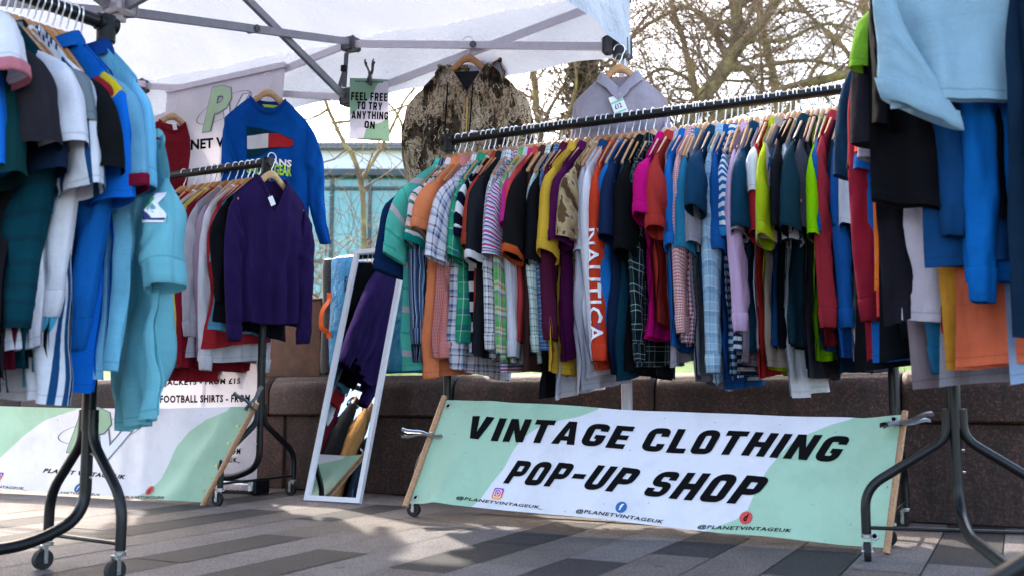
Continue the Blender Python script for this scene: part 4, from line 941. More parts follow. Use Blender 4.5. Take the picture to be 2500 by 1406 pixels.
# four corners of the sheared text box as laid on the vinyl
words(SB, HB, 'VINTAGE CLOTHING', (1155, 1076), (2052, 1117), (2073, 1054), (1158, 1018), bn, 'block', shear=.24)
words(SB, HB, 'POP-UP SHOP', (1230, 1182), (1848, 1231), (1878, 1158), (1253, 1125), bn, 'block', shear=.24)
words(SB, HB, '@PLANETVINTAGEUK_', (1119, 1226), (1326, 1249), (1328, 1239), (1121, 1216), bn, .022, 1.1, shear=.2)
words(SB, HB, '@PLANETVINTAGEUK', (1407, 1259), (1615, 1281), (1618, 1269), (1409, 1247), bn, .022, 1.1, shear=.2)
words(SB, HB, '@PLANETVINTAGEUK', (1698, 1290), (1930, 1301), (1932, 1289), (1701, 1278), bn, .022, 1.1, shear=.2)
def hc(H, x, y, r):
    u, v = H(x, y); return u, v, abs(H(x, y - r)[1] - v)
asp = .47 / 1.95
icons(SB, bn, hc(HB, 1218, 1208, 14), hc(HB, 1517, 1241, 14.5), hc(HB, 1819, 1262, 16.5), asp)
for x, y in ((1095, 991), (996, 1213), (2183, 1022), (2135, 1308)):
    u, v = HB(x, y); u = min(max(u, .012), .988); p = SB(u, v) + BN * .003; e = MB().ring(p, .010, BN, .003); e.done('eyelet', M_STEEL, bn, smooth=True)
    MB().disc(p + BN * .0005, .007, BN, .0015, 12).done('eyelet_hole', M_INK, bn)
def dowel(name_par, A, B_, r=.0125, over=.03, label=None):
    d = (B_ - A).normalized(); o = shade(MB().tube([A - d * over, A, B_, B_ + d * over], r, 12).done('batten', M_DOWEL, name_par), 40); return o
dl = (Bc[3] - Bc[0]).normalized()
dowel(bn, Bc[0] - UX * .012 + BN * .004, Bc[3] - UX * .012 + BN * .004, .013, .016)
dowel(bn, Bc[1] + UX * .010 - BN * .006, Bc[2] + UX * .010 - BN * .006, .011, .016)
c1 = SB(.0, .64) + BN * .02
clamp('spring_clamp', 'steel spring clamp gripping the left batten of the wide banner', c1, (-.95, -.12, .22), (-.95, .1, -.02), ln=.17)
c2 = SB(.995, .90) + BN * .02
clamp('spring_clamp', 'dull steel spring clamp on the right batten of the wide banner', c2, (.96, -.1, .25), (.9, .3, .05), ln=.17, mat=M_DSTEEL)

# second banner behind the left rack
LR0 = atz(497, 1232, .0); LDIR = (Vector((-2.66, 5.25, 0)) - Vector((-1.43, 4.66, 0))).normalized()
L1p = atplane(620, 992, LR0 + Vector((.0, .03, 0)), Vector((.44, .9, 0)))
Lc = [LR0 + LDIR * 2.0, LR0 + Vector((0, 0, .012)), L1p, L1p + LDIR * 2.0]
Lc[0].z = .02
LN = (Lc[1] - Lc[0]).cross(Lc[3] - Lc[0]).normalized()
def SL2(u, v):
    p = (Lc[0] * (1 - u) + Lc[1] * u) * (1 - v) + (Lc[3] * (1 - u) + Lc[2] * u) * v
    wv = .014 * math.sin(u * 7 + .3) + .016 * math.exp(-((u - .90 - .07 * v) / .04) ** 2) - .012 * math.exp(-((u - .82 + .1 * v) / .05) ** 2) + .008 * noise.noise((u * 6, v * 3, 8))
    return p + LN * wv * min(1, u * 14, (1 - u) * 14) - Vector((0, 0, .012 * math.sin(math.pi * u) * v))
def inv_sheet(Cn, px, py):
    n_ = (Cn[1] - Cn[0]).cross(Cn[3] - Cn[0]).normalized(); p = atplane(px, py, Cn[1], n_)
    ex = (Cn[1] - Cn[0]); u = (p - Cn[0]).dot(ex) / ex.length_squared; ey = (Cn[3] - Cn[0]) * (1 - u) + (Cn[2] - Cn[1]) * u
    b0 = Cn[0] * (1 - u) + Cn[1] * u; v = (p - b0).dot(ey) / ey.length_squared
    for _ in range(3):
        e0 = Cn[0] * (1 - v) + Cn[3] * v; e1 = Cn[1] * (1 - v) + Cn[2] * v; u = (p - e0).dot(e1 - e0) / (e1 - e0).length_squared
        b0 = Cn[0] * (1 - u) + Cn[1] * u; b1 = Cn[3] * (1 - u) + Cn[2] * u; v = (p - b0).dot(b1 - b0) / (b1 - b0).length_squared
    return u, v
HL = lambda x, y: inv_sheet(Lc, x, y)
def tabL(P): return sorted([(HL(x, y)[1], HL(x, y)[0]) for x, y in P])
LLt = tabL([(195, 988), (150, 1004), (110, 1020), (60, 1060), (20, 1100), (-40, 1160), (-90, 1210)])
LRt = tabL([(562, 1000), (505, 1020), (460, 1050), (430, 1085), (410, 1130), (385, 1172), (350, 1200), (300, 1224)])
bl_ = thing('banner', 'green and white banner with curved letter emblem standing behind the left rack', 'banner', (0, 0, 0))
sheet('vinyl_sheet', SL2, 150, 46, lambda u, v: max(interp(LLt, v) - u, u - interp(LRt, v)), M_VIN, bl_)
words(SL2, HL, 'PLANET VINTAGE UK', (105, 1151), (300, 1168), (302, 1157), (109, 1140), bl_, .035, 1.1, shear=.2)
words(SL2, HL, '@PLANETVINTAGEUK_', (-75, 1186), (66, 1197), (67, 1188), (-74, 1177), bl_, .022, 1.1, shear=.2)
words(SL2, HL, '@PLANETVINTAGEUK', (118, 1205), (240, 1213), (241, 1204), (119, 1196), bl_, .022, 1.1, shear=.2)
words(SL2, HL, '@PLANETVINTAGEUK', (290, 1218), (407, 1219), (408, 1210), (292, 1209), bl_, .022, 1.1, shear=.2)
aspL = .47 / 2.0
icons(SL2, bl_, hc(HL, 0, 1163, 12), hc(HL, 188, 1189, 12), hc(HL, 360, 1196, 11.5), aspL)
M_GLOGO = plain('green_logo_print', '#a9c6a0', .55, 0, .04); M_GREYP = plain('grey_logo_print', '#6a6a76', .55, 0, .05)
def pvlogo(S, H, q, par):
    """outlined letters P and V with an orbit ring, laid in the photo box q = (x0, y0, x1, y1, slope)"""
    x0, y0, x1, y1, sl_ = q; T = lambda x, y: H(x0 + (x1 - x0) * x, y1 + (y0 - y1) * y + sl_ * (x - .5))
    L = lambda VF, nme, m, e: lay(([T(x, y) for x, y in VF[0]], VF[1]), S, nme, m, par, e)
    rot = lambda VF: ([(.5 + (x - .5) * .86 - (y - .5) * .5, .5 + (x - .5) * .38 + (y - .5) * .7) for x, y in VF[0]], VF[1])
    L(rot(discF(.5, .5, .62, .26, 40, .97)), 'orbit_ring', M_GREYP, .0022)
    L(fit(text('V', .32, .05), .46, 1.02, -.12, .72), 'logo_shadow', M_GREYP, .0028); L(fit(text('V', .32, .022), .475, 1.0, -.10, .705), 'logo_letter', M_WHITE, .0034)
    L(fit(text('P', .32, .065), .06, .66, .02, 1.0), 'logo_shadow', M_GREYP, .0040); L(fit(text('P', .32, .04), .072, .645, .035, .985), 'logo_letter', M_GLOGO, .0046)
pvlogo(SL2, HL, (150, 985, 330, 1110, 14), bl_)
dowel(bl_, Lc[1] + UX * .008 + LN * .004, Lc[2] + UX * .008 + LN * .004, .0125, .02)
for v in (.12, .38, .62, .8):
    MB().disc(SL2(.985, v) + LN * .004, .005, LN, .004, 10).done('rivet', plain('brass', '#c8a860', .3, 1), bl_)
clamp('spring_clamp', 'grey spring clamp holding the left banner batten to the small rack', L1p + LN * .02 + Vector((0, 0, .01)), (-.75, -.2, .6), (.5, .1, .75), ln=.13, mat=M_DSTEEL)

# ------------------------------------------------------------------ the other racks
def hang(P, rz, side, spec, group, hgroup, rng, zr, d=.22, wm=None, dz=0.0, tipoff=(0, 0, 0), noh=False, flare0=0.0):
    """side = unit vector from the rail to the sleeve one sees"""
    kd, sy, hy, mt, op, nm, cat, desc = spec; op = dict(op); P = Vector(P) + Vector(tipoff); tip = P + Vector(side) * d
    zf = aty(proj(tip)[0], sy, tip.y).z; zh = aty(proj(P)[0], hy, P.y).z; z0 = -.117
    L = zr + dz + z0 - zh; sl = zr + dz + z0 - .118 - zf
    sl = max(.17, min(.36, sl)) if kd == 's' else max(.4, sl - .05)
    roll = R(rng.uniform(-2, 2)); rz = rz + R(rng.uniform(-3, 3) + 7 * noise.noise((getattr(rng, 'cnt', 0) * .2, 1.7, 5))) + op.pop('turn', 0)
    sp = op.pop('spread', .05 + rng.uniform(0, .03)) + (flare0 if kd == 's' else flare0 * .3)
    rng.cnt = getattr(rng, 'cnt', 0) + 1; kw = dict(L=max(L, .4), sl=sl, fs=rng.cnt * .25 + 7, ll=kd == 'l', mat=mt, spread=sp, sw=.212, ch=.24, roll=roll, fold=.018, T=.012, lean=rng.uniform(-.03, .03), seed=rng.random() * 90, rs=1.3, res=1, hemtilt=rng.uniform(-.035, .035))
    kw.update(op); roll = kw['roll']
    g_ = garment(nm, desc, cat, (P.x, P.y, zr + dz), rz, group, **kw)
    if not noh: P = P - Vector(tipoff); hanger((P.x, P.y, zr), rz, desc, hgroup, wm or M_WOOD[rng.randrange(3)], roll)
    return g_
# left rack, running from its far end towards the camera on the left
rl = random.Random(21); ZL = 1.60
LE = atz(238, 52, ZL); LUd = Vector((-.55, -.835, 0)).normalized(); LW = Vector((.835, -.55, 0)).normalized(); LRZ = math.atan2(LUd.y, LUd.x)
LE0 = Vector((LE.x, LE.y, 0))
rack('near black clothes rack of football shirts at the left edge', LE0 + LUd * 1.55, LE0 - LUd * .03, ZL, .19, .17)
ADI = ('vs', [('#e6e8f0', 5), ('#1b4a78', 1.2), ('#e6e8f0', 1), ('#1b4a78', 1.2), ('#e6e8f0', 1.5), ('#1b4a78', 1)], .12)
LEFT = [
 (.02, 's', 620, 1040, '#84d2e2', dict(collar='crew', cuff=.05, tr=.25, spread=-.02, drop=.15, rs=1.8, sw=.19, ch=.20, flare=.035, fold=.024, hemtilt=.03, turn=-.42), 'football_shirt', 'shirt', 'long pale aqua football shirt with white sleeve badge', (.225, -.02, 0), -.25),
 (.05, 's', 430, 900, '#86d4f4', dict(collar='polo', cmat='#123f86', smat='#7ccaf0', cuff=.03, spread=.0, rs=1.1), 'football_shirt', 'shirt', 'light blue football shirt lettered on its sleeve', (.065, -.02, 0), 0),
 (.08, 's', 470, 930, '#1558c4', dict(collar='crew', spread=.07, tr=.2), 'football_shirt', 'shirt', 'royal blue football shirt behind the red football shirt', (.01, 0, 0), 0),
 (.105, 's', 365, 800, '#a42a32', dict(collar='crew', cuff='#e8e4ee'), 'football_shirt', 'shirt', 'red football shirt with white trimmed sleeves', (-.01, 0, 0), 0),
 (.13, 's', 440, 900, '#7cbee0', dict(collar='crew', cuff='#8a1c3a', spread=.06, tr=.2), 'football_shirt', 'shirt', 'sky blue football shirt with maroon cuffs', (.045, -.01, 0), 0),
 (.155, 's', 490, 935, '#1470d8', dict(collar='polo', cmat='#1660b4', spread=.05, uv0=True, smat=('hs', [('#e2c832', .105), ('#1470d8', .9)], 1.0)), 'football_shirt', 'shirt', 'bright blue football shirt with yellow shoulder panel', (.055, -.01, 0), 0),
 (.18, 'l', 830, 935, '#1766b8', dict(collar='crew', rs=1.6, cuff=.07), 'sweatshirt', 'jumper', 'mid blue long sleeved sweatshirt with ribbed cuffs', (.03, .02, 0), 0),
 (.20, 's', 425, 880, '#16171a', dict(collar='crew', spread=.12, rs=1.8), 't_shirt', 't-shirt', 'black tee with wide flared sleeve on the left rack', (0, 0, 0), 0),
 (.225, 'l', 900, 935, '#4aa4c4', dict(collar='crew', rs=1.5), 'sweatshirt', 'jumper', 'aqua blue long sleeved top on the left rack', (0, 0, 0), 0),
 (.25, 's', 520, 960, ADI, dict(collar='crew', spread=.06, rs=1.6), 'football_shirt', 'shirt', 'white football shirt with vertical navy stripes', (.02, 0, 0), 0),
 (.275, 's', 375, 860, '#1a1b1f', dict(collar='polo', spread=.05, rs=1.7), 'polo_shirt', 'polo shirt', 'black polo shirt left of the yellow panelled shirt', (-.01, 0, 0), 0),
 (.30, 'l', 770, 965, '#e6e6ee', dict(collar='crew', rs=1.4), 'sweatshirt', 'jumper', 'white long sleeved top on the left rack', (.02, .02, 0), 0),
 (.325, 's', 300, 820, '#78828a', dict(collar='crew', rs=1.8), 't_shirt', 't-shirt', 'grey tee with open round sleeve on the left rack', (.02, 0, 0), 0),
 (.35, 's', 385, 880, '#e2e2ec', dict(collar='polo', rs=1.6), 'polo_shirt', 'polo shirt', 'white polo shirt right of the charcoal tee', (0, 0, 0), 0),
 (.375, 's', 430, 900, '#7a1c34', dict(collar='crew', smat='#18263e'), 'football_shirt', 'shirt', 'maroon football shirt with navy sleeves', (0, 0, 0), 0),
 (.40, 'l', 800, 890, ('hs', [('#0e4250', 3), ('#123a48', 1)], .05), dict(collar='crew', rs=2.0, fold=.02), 'padded_jacket', 'jacket', 'dark teal quilted long sleeved jacket', (.04, .03, 0), 0),
 (.43, 's', 370, 900, '#2c2a30', dict(collar='crew', spread=.10, rs=2.0), 't_shirt', 't-shirt', 'charcoal tee with large drooping sleeve on the left rack', (.03, 0, 0), 0),
 (.46, 's', 450, 960, '#10383a', dict(collar='crew', rs=1.8), 't_shirt', 't-shirt', 'dark bottle green tee on the left rack', (0, 0, 0), 0),
 (.49, 'l', 540, 980, '#e8801e', dict(collar='crew', sl=.5), 't_shirt', 't-shirt', 'dark blue tee with orange sleeve end', (0, 0, 0), 0),
 (.53, 's', 420, 980, '#1768c8', dict(collar='crew', rs=1.5), 't_shirt', 't-shirt', 'vivid blue tee near the left picture edge', (0, 0, 0), 0),
 (.64, 's', 175, 940, '#e6e4ee', dict(collar='crew', cuff='#c87a86', rs=1.9, spread=.07), 't_shirt', 't-shirt', 'white tee with pink lined sleeve nearest the left edge', (.09, 0, 0), .06),
]
LGO = {}
for t_, kd, sy, hy, mt, op, nm, cat, desc, off, dz in LEFT:
    LGO[desc] = hang(LE + LUd * (t_ * .80 + .035), LRZ, LW, (kd, sy, hy, mt, op, nm, cat, desc), 'clothes hanging on the left rack', 'wooden hangers on the left rack', rl, ZL, .24, dz=dz, tipoff=off, flare0=.10)
# small rack in front of the tall banner
rs_ = random.Random(31); ZS = 1.69
SP = Vector((-1.268, 4.93, 0)); ST = aty(652, 398, 4.86); SUd = Vector((-.895, .446, 0)).normalized(); SRZ = math.atan2(-SUd.y, -SUd.x); SWv = -Vector((-SUd.y * -1, SUd.x * -1, 0))
SP = Vector((ST.x, ST.y, 0)); ZS = ST.z
SWv = Vector((-.446, -.895, 0)).normalized()
rack('small black clothes rack of jumpers behind the purple jumper', SP + SUd * 1.95, SP, ZS, .26, .26)
SMALL = [
 (.05, 'l', 740, 810, '#17181d', dict(collar='crew', rs=1.5, smat='#17181d', spread=.10), 'sweatshirt', 'jumper', 'black sweatshirt with four white stripes on its sleeve'),
 (.09, 's', 640, 818, '#5d9ab8', dict(collar='crew'), 't_shirt', 't-shirt', 'steel blue tee whose hem shows under the purple jumper'),
 (.12, 'l', 800, 842, '#b42c34', dict(collar='crew', rs=1.5, spread=.07), 'jumper', 'jumper', 'red jumper left of the black sweatshirt'),
 (.16, 'l', 900, 880, '#e2e0ea', dict(collar='crew', rs=1.4), 'jumper', 'jumper', 'white jumper with low hanging sleeves behind the red jumper'),
 (.20, 'l', 870, 880, '#a890a4', dict(collar='crew', rs=1.6, spread=.07), 'jumper', 'jumper', 'mauve pink jumper on the small rack'),
 (.25, 'l', 820, 870, ('heather', '#bcb6c2', '#a29ca8'), dict(collar='crew', rs=1.6, cuff=.06), 'jumper', 'jumper', 'pale heather grey jumper on the small rack'),
 (.30, 'l', 895, 900, '#8f2030', dict(collar='crew'), 'jumper', 'jumper', 'dark red jumper between two grey jumpers'),
 (.34, 'l', 860, 870, '#d8cf68', dict(collar='crew'), 'jumper', 'jumper', 'pale yellow jumper on the small rack'),
 (.38, 'l', 890, 900, ('heather', '#8c888a', '#6c686c'), dict(collar='crew'), 'jumper', 'jumper', 'dark heather grey jumper on the small rack'),
 (.42, 'l', 790, 840, '#e6e4ec', dict(collar='crew', rs=1.7, smat=('hs', [('#e6e4ec', 5), ('#8e8a92', 1.4)], .5)), 'jumper', 'jumper', 'white jumper with grey banded sleeves'),
 (.48, 'l', 900, 930, '#a02838', dict(collar='crew'), 'jumper', 'jumper', 'crimson jumper at the left of the small rack'),
 (.55, 'l', 850, 900, '#1d2738', dict(collar='crew'), 'jumper', 'jumper', 'dark navy jumper at the left of the small rack'),
]
for t_, *sp_ in SMALL:
    hang(ST + SUd * t_, SRZ, SWv, tuple(sp_), 'clothes hanging on the small rack', 'wooden hangers on the small rack', rs_, ZS, .24)
# right rack, running from its far end towards the camera on the right
rr_ = random.Random(41); ZRR = 1.78
RE = Vector((1.335, 3.02, 0)); RUd = Vector((-.264, -.964, 0)).normalized(); RW = Vector((-.964, .264, 0)).normalized(); RRZ = math.atan2(RUd.y, RUd.x)
rack('near black clothes rack of dark tops at the right edge', RE + RUd * 1.7, RE - RUd * .02, ZRR, .25, .265)
RIGHT = [
 (.03, 's', 445, 860, '#17344c', dict(collar='crew'), 't_shirt', 't-shirt', 'petrol navy tee at the far end of the right rack', (-.03, .02, 0)),
 (.06, 's', 450, 880, '#15161a', dict(collar='crew', spread=.07), 't_shirt', 't-shirt', 'black tee at the far end of the right rack', (0, 0, 0)),
 (.09, 'l', 780, 870, '#8c2034', dict(collar='crew', rs=1.3), 'jumper', 'jumper', 'crimson long sleeved jumper on the right rack', (-.02, 0, 0)),
 (.12, 's', 520, 865, '#1c5ea8', dict(collar='crew'), 't_shirt', 't-shirt', 'royal blue tee on the right rack', (0, 0, 0)),
 (.15, 's', 295, 740, '#b8303c', dict(collar='crew', spread=.06, smat='#b8303c'), 't_shirt', 't-shirt', 'coral red tee with short sleeve on the right rack', (0, 0, 0)),
 (.18, 's', 365, 760, '#d24a40', dict(collar='polo', spread=.06), 'polo_shirt', 'polo shirt', 'salmon red polo shirt on the right rack', (0, 0, 0)),
 (.21, 's', 250, 700, '#f07c30', dict(collar='crew'), 't_shirt', 't-shirt', 'orange tee peeking from the right rack', (0, 0, 0)),
 (.25, 'l', 820, 850, '#101418', dict(collar='crew', rs=1.6, spread=.05), 'jumper', 'jumper', 'black long sleeved jumper on the right rack', (.02, 0, 0)),
 (.27, 's', 480, 735, ('heather', '#9a94a4', '#7e7888'), dict(collar='crew'), 't_shirt', 't-shirt', 'grey heather tee on the right rack', (.04, 0, 0)),
 (.32, 'l', 560, 925, '#8a7a80', dict(collar='crew', rs=1.2, sl=.62), 'jumper', 'jumper', 'taupe jumper hanging low on the right rack', (.05, 0, 0)),
 (.36, 'l', 900, 905, '#1f5e82', dict(collar='crew', rs=1.5, cuff=.06, sx=.04), 'sweatshirt', 'jumper', 'petrol blue sweatshirt with cuffs on the right rack', (.10, 0, 0)),
 (.43, 's', 520, 745, '#232129', dict(collar='crew', spread=.04, rs=1.6, fold=.03, wide=.05, hemtilt=.05, ch=.215), 't_shirt', 't-shirt', 'large black tee facing the viewer on the right rack', (-.05, 0, 0)),
 (.52, 's', 128, 740, '#6fa02c', dict(collar='crew', spread=.07, L=.62), 't_shirt', 't-shirt', 'leaf green tee on the right rack', (-.02, 0, 0)),
 (.53, 's', 300, 868, '#c58a32', dict(collar='crew', hemtilt=.03), 't_shirt', 't-shirt', 'mustard tee hanging low on the right rack', (.12, 0, 0)),
 (.47, 's', 300, 800, '#d8ccd8', dict(collar='crew'), 't_shirt', 't-shirt', 'pinkish white tee on the right rack', (.10, 0, 0)),
 (.49, 's', 300, 795, '#c23a3c', dict(collar='crew'), 't_shirt', 't-shirt', 'rose red tee low on the right rack', (.17, 0, 0)),
 (.45, 's', 300, 920, ('heather', '#9a98a2', '#807e88'), dict(collar='crew', flare=.03), 't_shirt', 't-shirt', 'long heather grey tee low on the right rack', (.17, 0, 0)),
 (.60, 's', 470, 520, '#131317', dict(collar='crew', spread=.0, rs=1.6, sw=.19, ch=.195, hemtilt=-.04, fold=.024), 't_shirt', 't-shirt', 'black tee under the pale blue polo', (-.055, 0, 0)),
 (.62, 's', 560, 885, '#e0704e', dict(collar='crew', spread=.02), 't_shirt', 't-shirt', 'salmon orange tee hanging low at the right edge', (.20, 0, 0)),
 (.66, 'l', 540, 905, '#9ab4d8', dict(collar='crew', sl=.5, spread=.0), 'denim_shirt', 'shirt', 'pale denim blue shirt low at the right edge', (.28, 0, 0)),
 (.70, 'l', 720, 690, '#0f66b4', dict(collar='crew', rs=1.5, spread=.02, cuff=.07), 'sweatshirt', 'jumper', 'bright blue sweatshirt beside the pale blue polo', (.20, 0, 0)),
 (.66, 's', 440, 640, '#1c4f66', dict(collar='crew', spread=.01), 't_shirt', 't-shirt', 'petrol green tee between the black tees and the bright blue sweatshirt', (.16, 0, 0)),
 (.64, 'l', 580, 640, '#14406e', dict(collar='crew', spread=.01, rs=1.4), 'sweatshirt', 'jumper', 'deep blue sweatshirt right of the black tees', (.11, 0, 0)),
 (.75, 's', 310, 700, '#9cc0d4', dict(collar='polo', spread=.04, rs=1.1, cuff=.04, fold=.014, sw=.225, tr=.2, L=.47, wide=.10, slant=.07), 'polo_shirt', 'polo shirt', 'pale blue polo shirt with big sleeve nearest the viewer', (-.01, 0, 0)),
 (.82, 'l', 720, 820, '#14293e', dict(collar='crew', rs=1.6, spread=.0), 'sweatshirt', 'jumper', 'dark navy sweatshirt at the right picture edge', (.27, -.02, 0)),
]
RGO = {}
for t_, kd, sy, hy, mt, op, nm, cat, desc, off in RIGHT:
    p = RE + RUd * t_; RGO[desc] = hang(p, RRZ, RW, (kd, sy, hy, mt, op, nm, cat, desc), 'clothes hanging on the right rack', 'wooden hangers on the right rack', rr_, ZRR, .24, tipoff=off)

# ------------------------------------------------------------------ tall roller banner, mirror, bag, box
RT0, RT1 = aty(408, 228, 5.42), aty(697, 165, 5.12)
rb = thing('roller_banner', 'tall white roller banner with green letter emblem behind the small rack', 'banner', (0, 0, 0))
rx = Vector((RT1.x - RT0.x, RT1.y - RT0.y, 0)); rw = rx.length; rx.normalize(); ry = Vector((-rx.y, rx.x, 0))
RBt = atplane(626, 1178, RT1, ry); RBt.z = .05
lean_ = RBt - Vector((RT1.x, RT1.y, RBt.z))
Rc = [Vector((RT0.x, RT0.y, .06)) + lean_, Vector((RT1.x, RT1.y, .06)) + lean_, RT1.copy(), RT0.copy()]
zt = (RT0.z + RT1.z) / 2
def SR(u, v): return (Rc[0] * (1 - u) + Rc[1] * u) * (1 - v) + (Rc[3] * (1 - u) + Rc[2] * u) * v + ry * (.006 * math.sin(u * 5) * math.sin(v * 9))
HR = lambda x, y: inv_sheet(Rc, x, y)
sheet('printed_sheet', SR, 12, 40, lambda u, v: -1.0, vinyl('roller_vinyl', '#e6e0ea', '#e9e2ec', .2), rb)
MB().bar(Rc[3] - ry * .004 + Vector((0, 0, .012)), Rc[2] - ry * .004 + Vector((0, 0, .012)), .022, .03).done('top_rail', M_ALU, rb)
MB().box((Rc[0] + Rc[1]) / 2 + Vector((0, 0, -.025)), (rw + .03, .12, .07), Matrix.Rotation(math.atan2(rx.y, rx.x), 3, 'Z'), bev=.02).done('base_cassette', M_STEEL, rb)
MB().box(Rc[1] + rx * .03 + Vector((0, 0, -.02)), (.02, .13, .08), Matrix.Rotation(math.atan2(rx.y, rx.x), 3, 'Z'), bev=.02).done('end_cap', M_TUBE2, rb)
MB().tube([(Rc[0] + Rc[1]) / 2 + ry * .02 + Vector((0, 0, -.02)), (Rc[3] + Rc[2]) / 2 + ry * .02], .008, 8).done('support_pole', M_ALU, rb, smooth=True)
pvlogo(SR, HR, (484, 208, 610, 318, -22), rb)
words(SR, HR, 'PLANET VINTAGE UK', (412, 372), (690, 346), (690, 322), (412, 346), rb, .04, 1.05)
words(SR, HR, 'JACKETS - FROM £15', (400, 944), (588, 940), (589, 922), (400, 926), rb, .04, 1.15)
words(SR, HR, 'FOOTBALL SHIRTS - FROM', (390, 983), (612, 981), (613, 962), (390, 964), rb, .04, 1.15)
words(SR, HR, 'PLANETVINTAGE.COM', (420, 1112), (588, 1108), (589, 1093), (420, 1097), rb, .035, 1.3)
words(SR, HR, '@PLANETVINTAGEUK_', (420, 1136), (588, 1130), (588, 1115), (420, 1121), rb, .035, 1.3)
# mirror
MP0 = atz(745, 1221, 0); MP1 = atz(881, 1229, 0); mx_ = (MP1 - MP0).normalized(); mw = (MP1 - MP0).length
MT = atplane(869, 613, MP0, UX); my = (MT - MP0); mh = my.length; my.normalize(); mn = mx_.cross(my).normalized()
mir = thing('mirror', 'tall white framed mirror leaning between the two racks', 'mirror', MP0)
def mpt(x, y, z=0): return mx_ * x + my * y + mn * z
fw = .024
def fr_bar(pts):  # pts: outer/inner quad in mirror plane
    m = MB(); A = [mpt(x, y, .014) for x, y in pts] + [mpt(x, y, -.008) for x, y in pts]
    m.add(A, [(0, 1, 2, 3), (7, 6, 5, 4), (0, 4, 5, 1), (1, 5, 6, 2), (2, 6, 7, 3), (3, 7, 4, 0)]); return m.done('frame', plain('white_painted_frame', '#dedbe2', .4, 0, .04), mir)
fr_bar([(0, 0), (mw, 0), (mw - fw, fw), (fw, fw)]); fr_bar([(mw, 0), (mw, mh), (mw - fw, mh - fw), (mw - fw, fw)])
fr_bar([(mw, mh), (0, mh), (fw, mh - fw), (mw - fw, mh - fw)]); fr_bar([(0, mh), (0, 0), (fw, fw), (fw, mh - fw)])
mm, t, b = newmat('mirror_glass'); b.inputs['Base Color'].default_value = (.80, .85, .86, 1); b.inputs['Metallic'].default_value = 1; b.inputs['Roughness'].default_value = .015
MB().add([mpt(fw - .001, fw - .001, .003), mpt(mw - fw + .001, fw - .001, .003), mpt(mw - fw + .001, mh - fw + .001, .003), mpt(fw - .001, mh - fw + .001, .003)], [(0, 1, 2, 3)]).done('glass', mm, mir)
MB().add([mpt(.003, .003, -.010), mpt(mw - .003, .003, -.010), mpt(mw - .003, mh - .003, -.010), mpt(.003, mh - .003, -.010)], [(3, 2, 1, 0)]).done('backing_board', M_DOWEL, mir)
# blue carry bag standing on the wall
def onwall(px, py, n=.10): return atplane(px, py, wl(0, n), VX)
b0 = onwall(784, 911); b1 = onwall(1102, 906); bt = onwall(784, 628); bh = bt.z - .606; bw = (Vector((b1.x, b1.y, 0)) - Vector((b0.x, b0.y, 0))).length
bag = thing('carry_bag', 'big blue tarpaulin carry bag with orange handle standing on the wall', 'bag', (b0.x, b0.y, .606), ANG)
mtp, t, b = newmat('blue_tarpaulin'); co = objco(t)
t.links.new(ramp(t, noi(t, 6, 4, co), [(.3, lin('#0a86c0', .9)), (.7, lin('#1aa4dc', .9))], 'LINEAR'), b.inputs['Base Color']); b.inputs['Roughness'].default_value = .26
bump(t, b, mathn(t, 'ADD', noi(t, 9, 6, co, .65), mathn(t, 'MULTIPLY', noi(t, 36, 4, co), .3)), .5, .03)
mbk, t, b = newmat('black_woven_nylon'); co = objco(t); t.links.new(ramp(t, noi(t, 220, 2, co), [(.4, lin('#131316')), (.7, lin('#4a4a4e'))], 'LINEAR'), b.inputs['Base Color']); b.inputs['Roughness'].default_value = .5; bump(t, b, noi(t, 200, 2, co), .6, .004)
def pillow(x0, x1, y0, y1, z0_, z1, r, nme, mat, par, nn=14):
    V = []; F = []
    cx, cy, cz = (x0 + x1) / 2, (y0 + y1) / 2, (z0_ + z1) / 2; hx, hy, hz = (x1 - x0) / 2, (y1 - y0) / 2, (z1 - z0_) / 2
    for ax in range(3):
        for sg in (-1, 1):
            base = len(V)
            for j in range(nn + 1):
                for i in range(nn + 1):
                    a, b_ = -1 + 2 * i / nn, -1 + 2 * j / nn; q = [0, 0, 0]; q[ax] = sg; q[(ax + 1) % 3] = a; q[(ax + 2) % 3] = b_
                    p = Vector((q[0] * hx, q[1] * hy, q[2] * hz)); inn = Vector((max(-hx + r, min(hx - r, p.x)), max(-hy + r, min(hy - r, p.y)), max(-hz + r, min(hz - r, p.z))))
                    d = p - inn; p = inn + (d.normalized() * r if d.length > 1e-6 else d)
                    wv = .010 * noise.noise((p.x * 6, p.y * 6, p.z * 6)); p += Vector((q[0], q[1], q[2])).normalized() * wv
                    V.append((cx + p.x, cy + p.y, cz + p.z))
            for j in range(nn):
                for i in range(nn): k = base + j * (nn + 1) + i; fc = (k, k + 1, k + nn + 2, k + nn + 1); F.append(fc if sg > 0 else fc[::-1])
    return mk(nme, V, F, mat, par)
pillow(.045, bw, -.02, .15, .012, bh, .035, 'body', mtp, bag); pillow(-.02, .05, .0, .14, .01, bh - .008, .03, 'side_panel', mbk, bag, 10)
hx_ = (onwall(809, 800) - b0).dot(UX); hzt = onwall(809, 716).z - .606; hzb = onwall(809, 825).z - .606
mo = plain('orange_webbing', '#f0681c', .5, 0, .15)
hd = MB(); pth = smoothpath([(hx_, -.024, hzt - .03), (hx_ + .002, -.034, hzt - .05), (hx_ - .016, -.062, (hzt + hzb) / 2 + .02), (hx_ - .018, -.064, hzb + .06), (hx_ - .004, -.036, hzb + .035), (hx_, -.024, hzb + .03)], 5)
for a, c in zip(pth, pth[1:]): hd.bar(a, c, .028, .004, (0, -1, .2))
shade(hd.done('handle', mo, bag), 60)
for z in (hzt - .015, hzb + .016): MB().box((hx_, -.022, z), (.032, .006, .034), bev=.002).done('handle_patch', mo, bag)
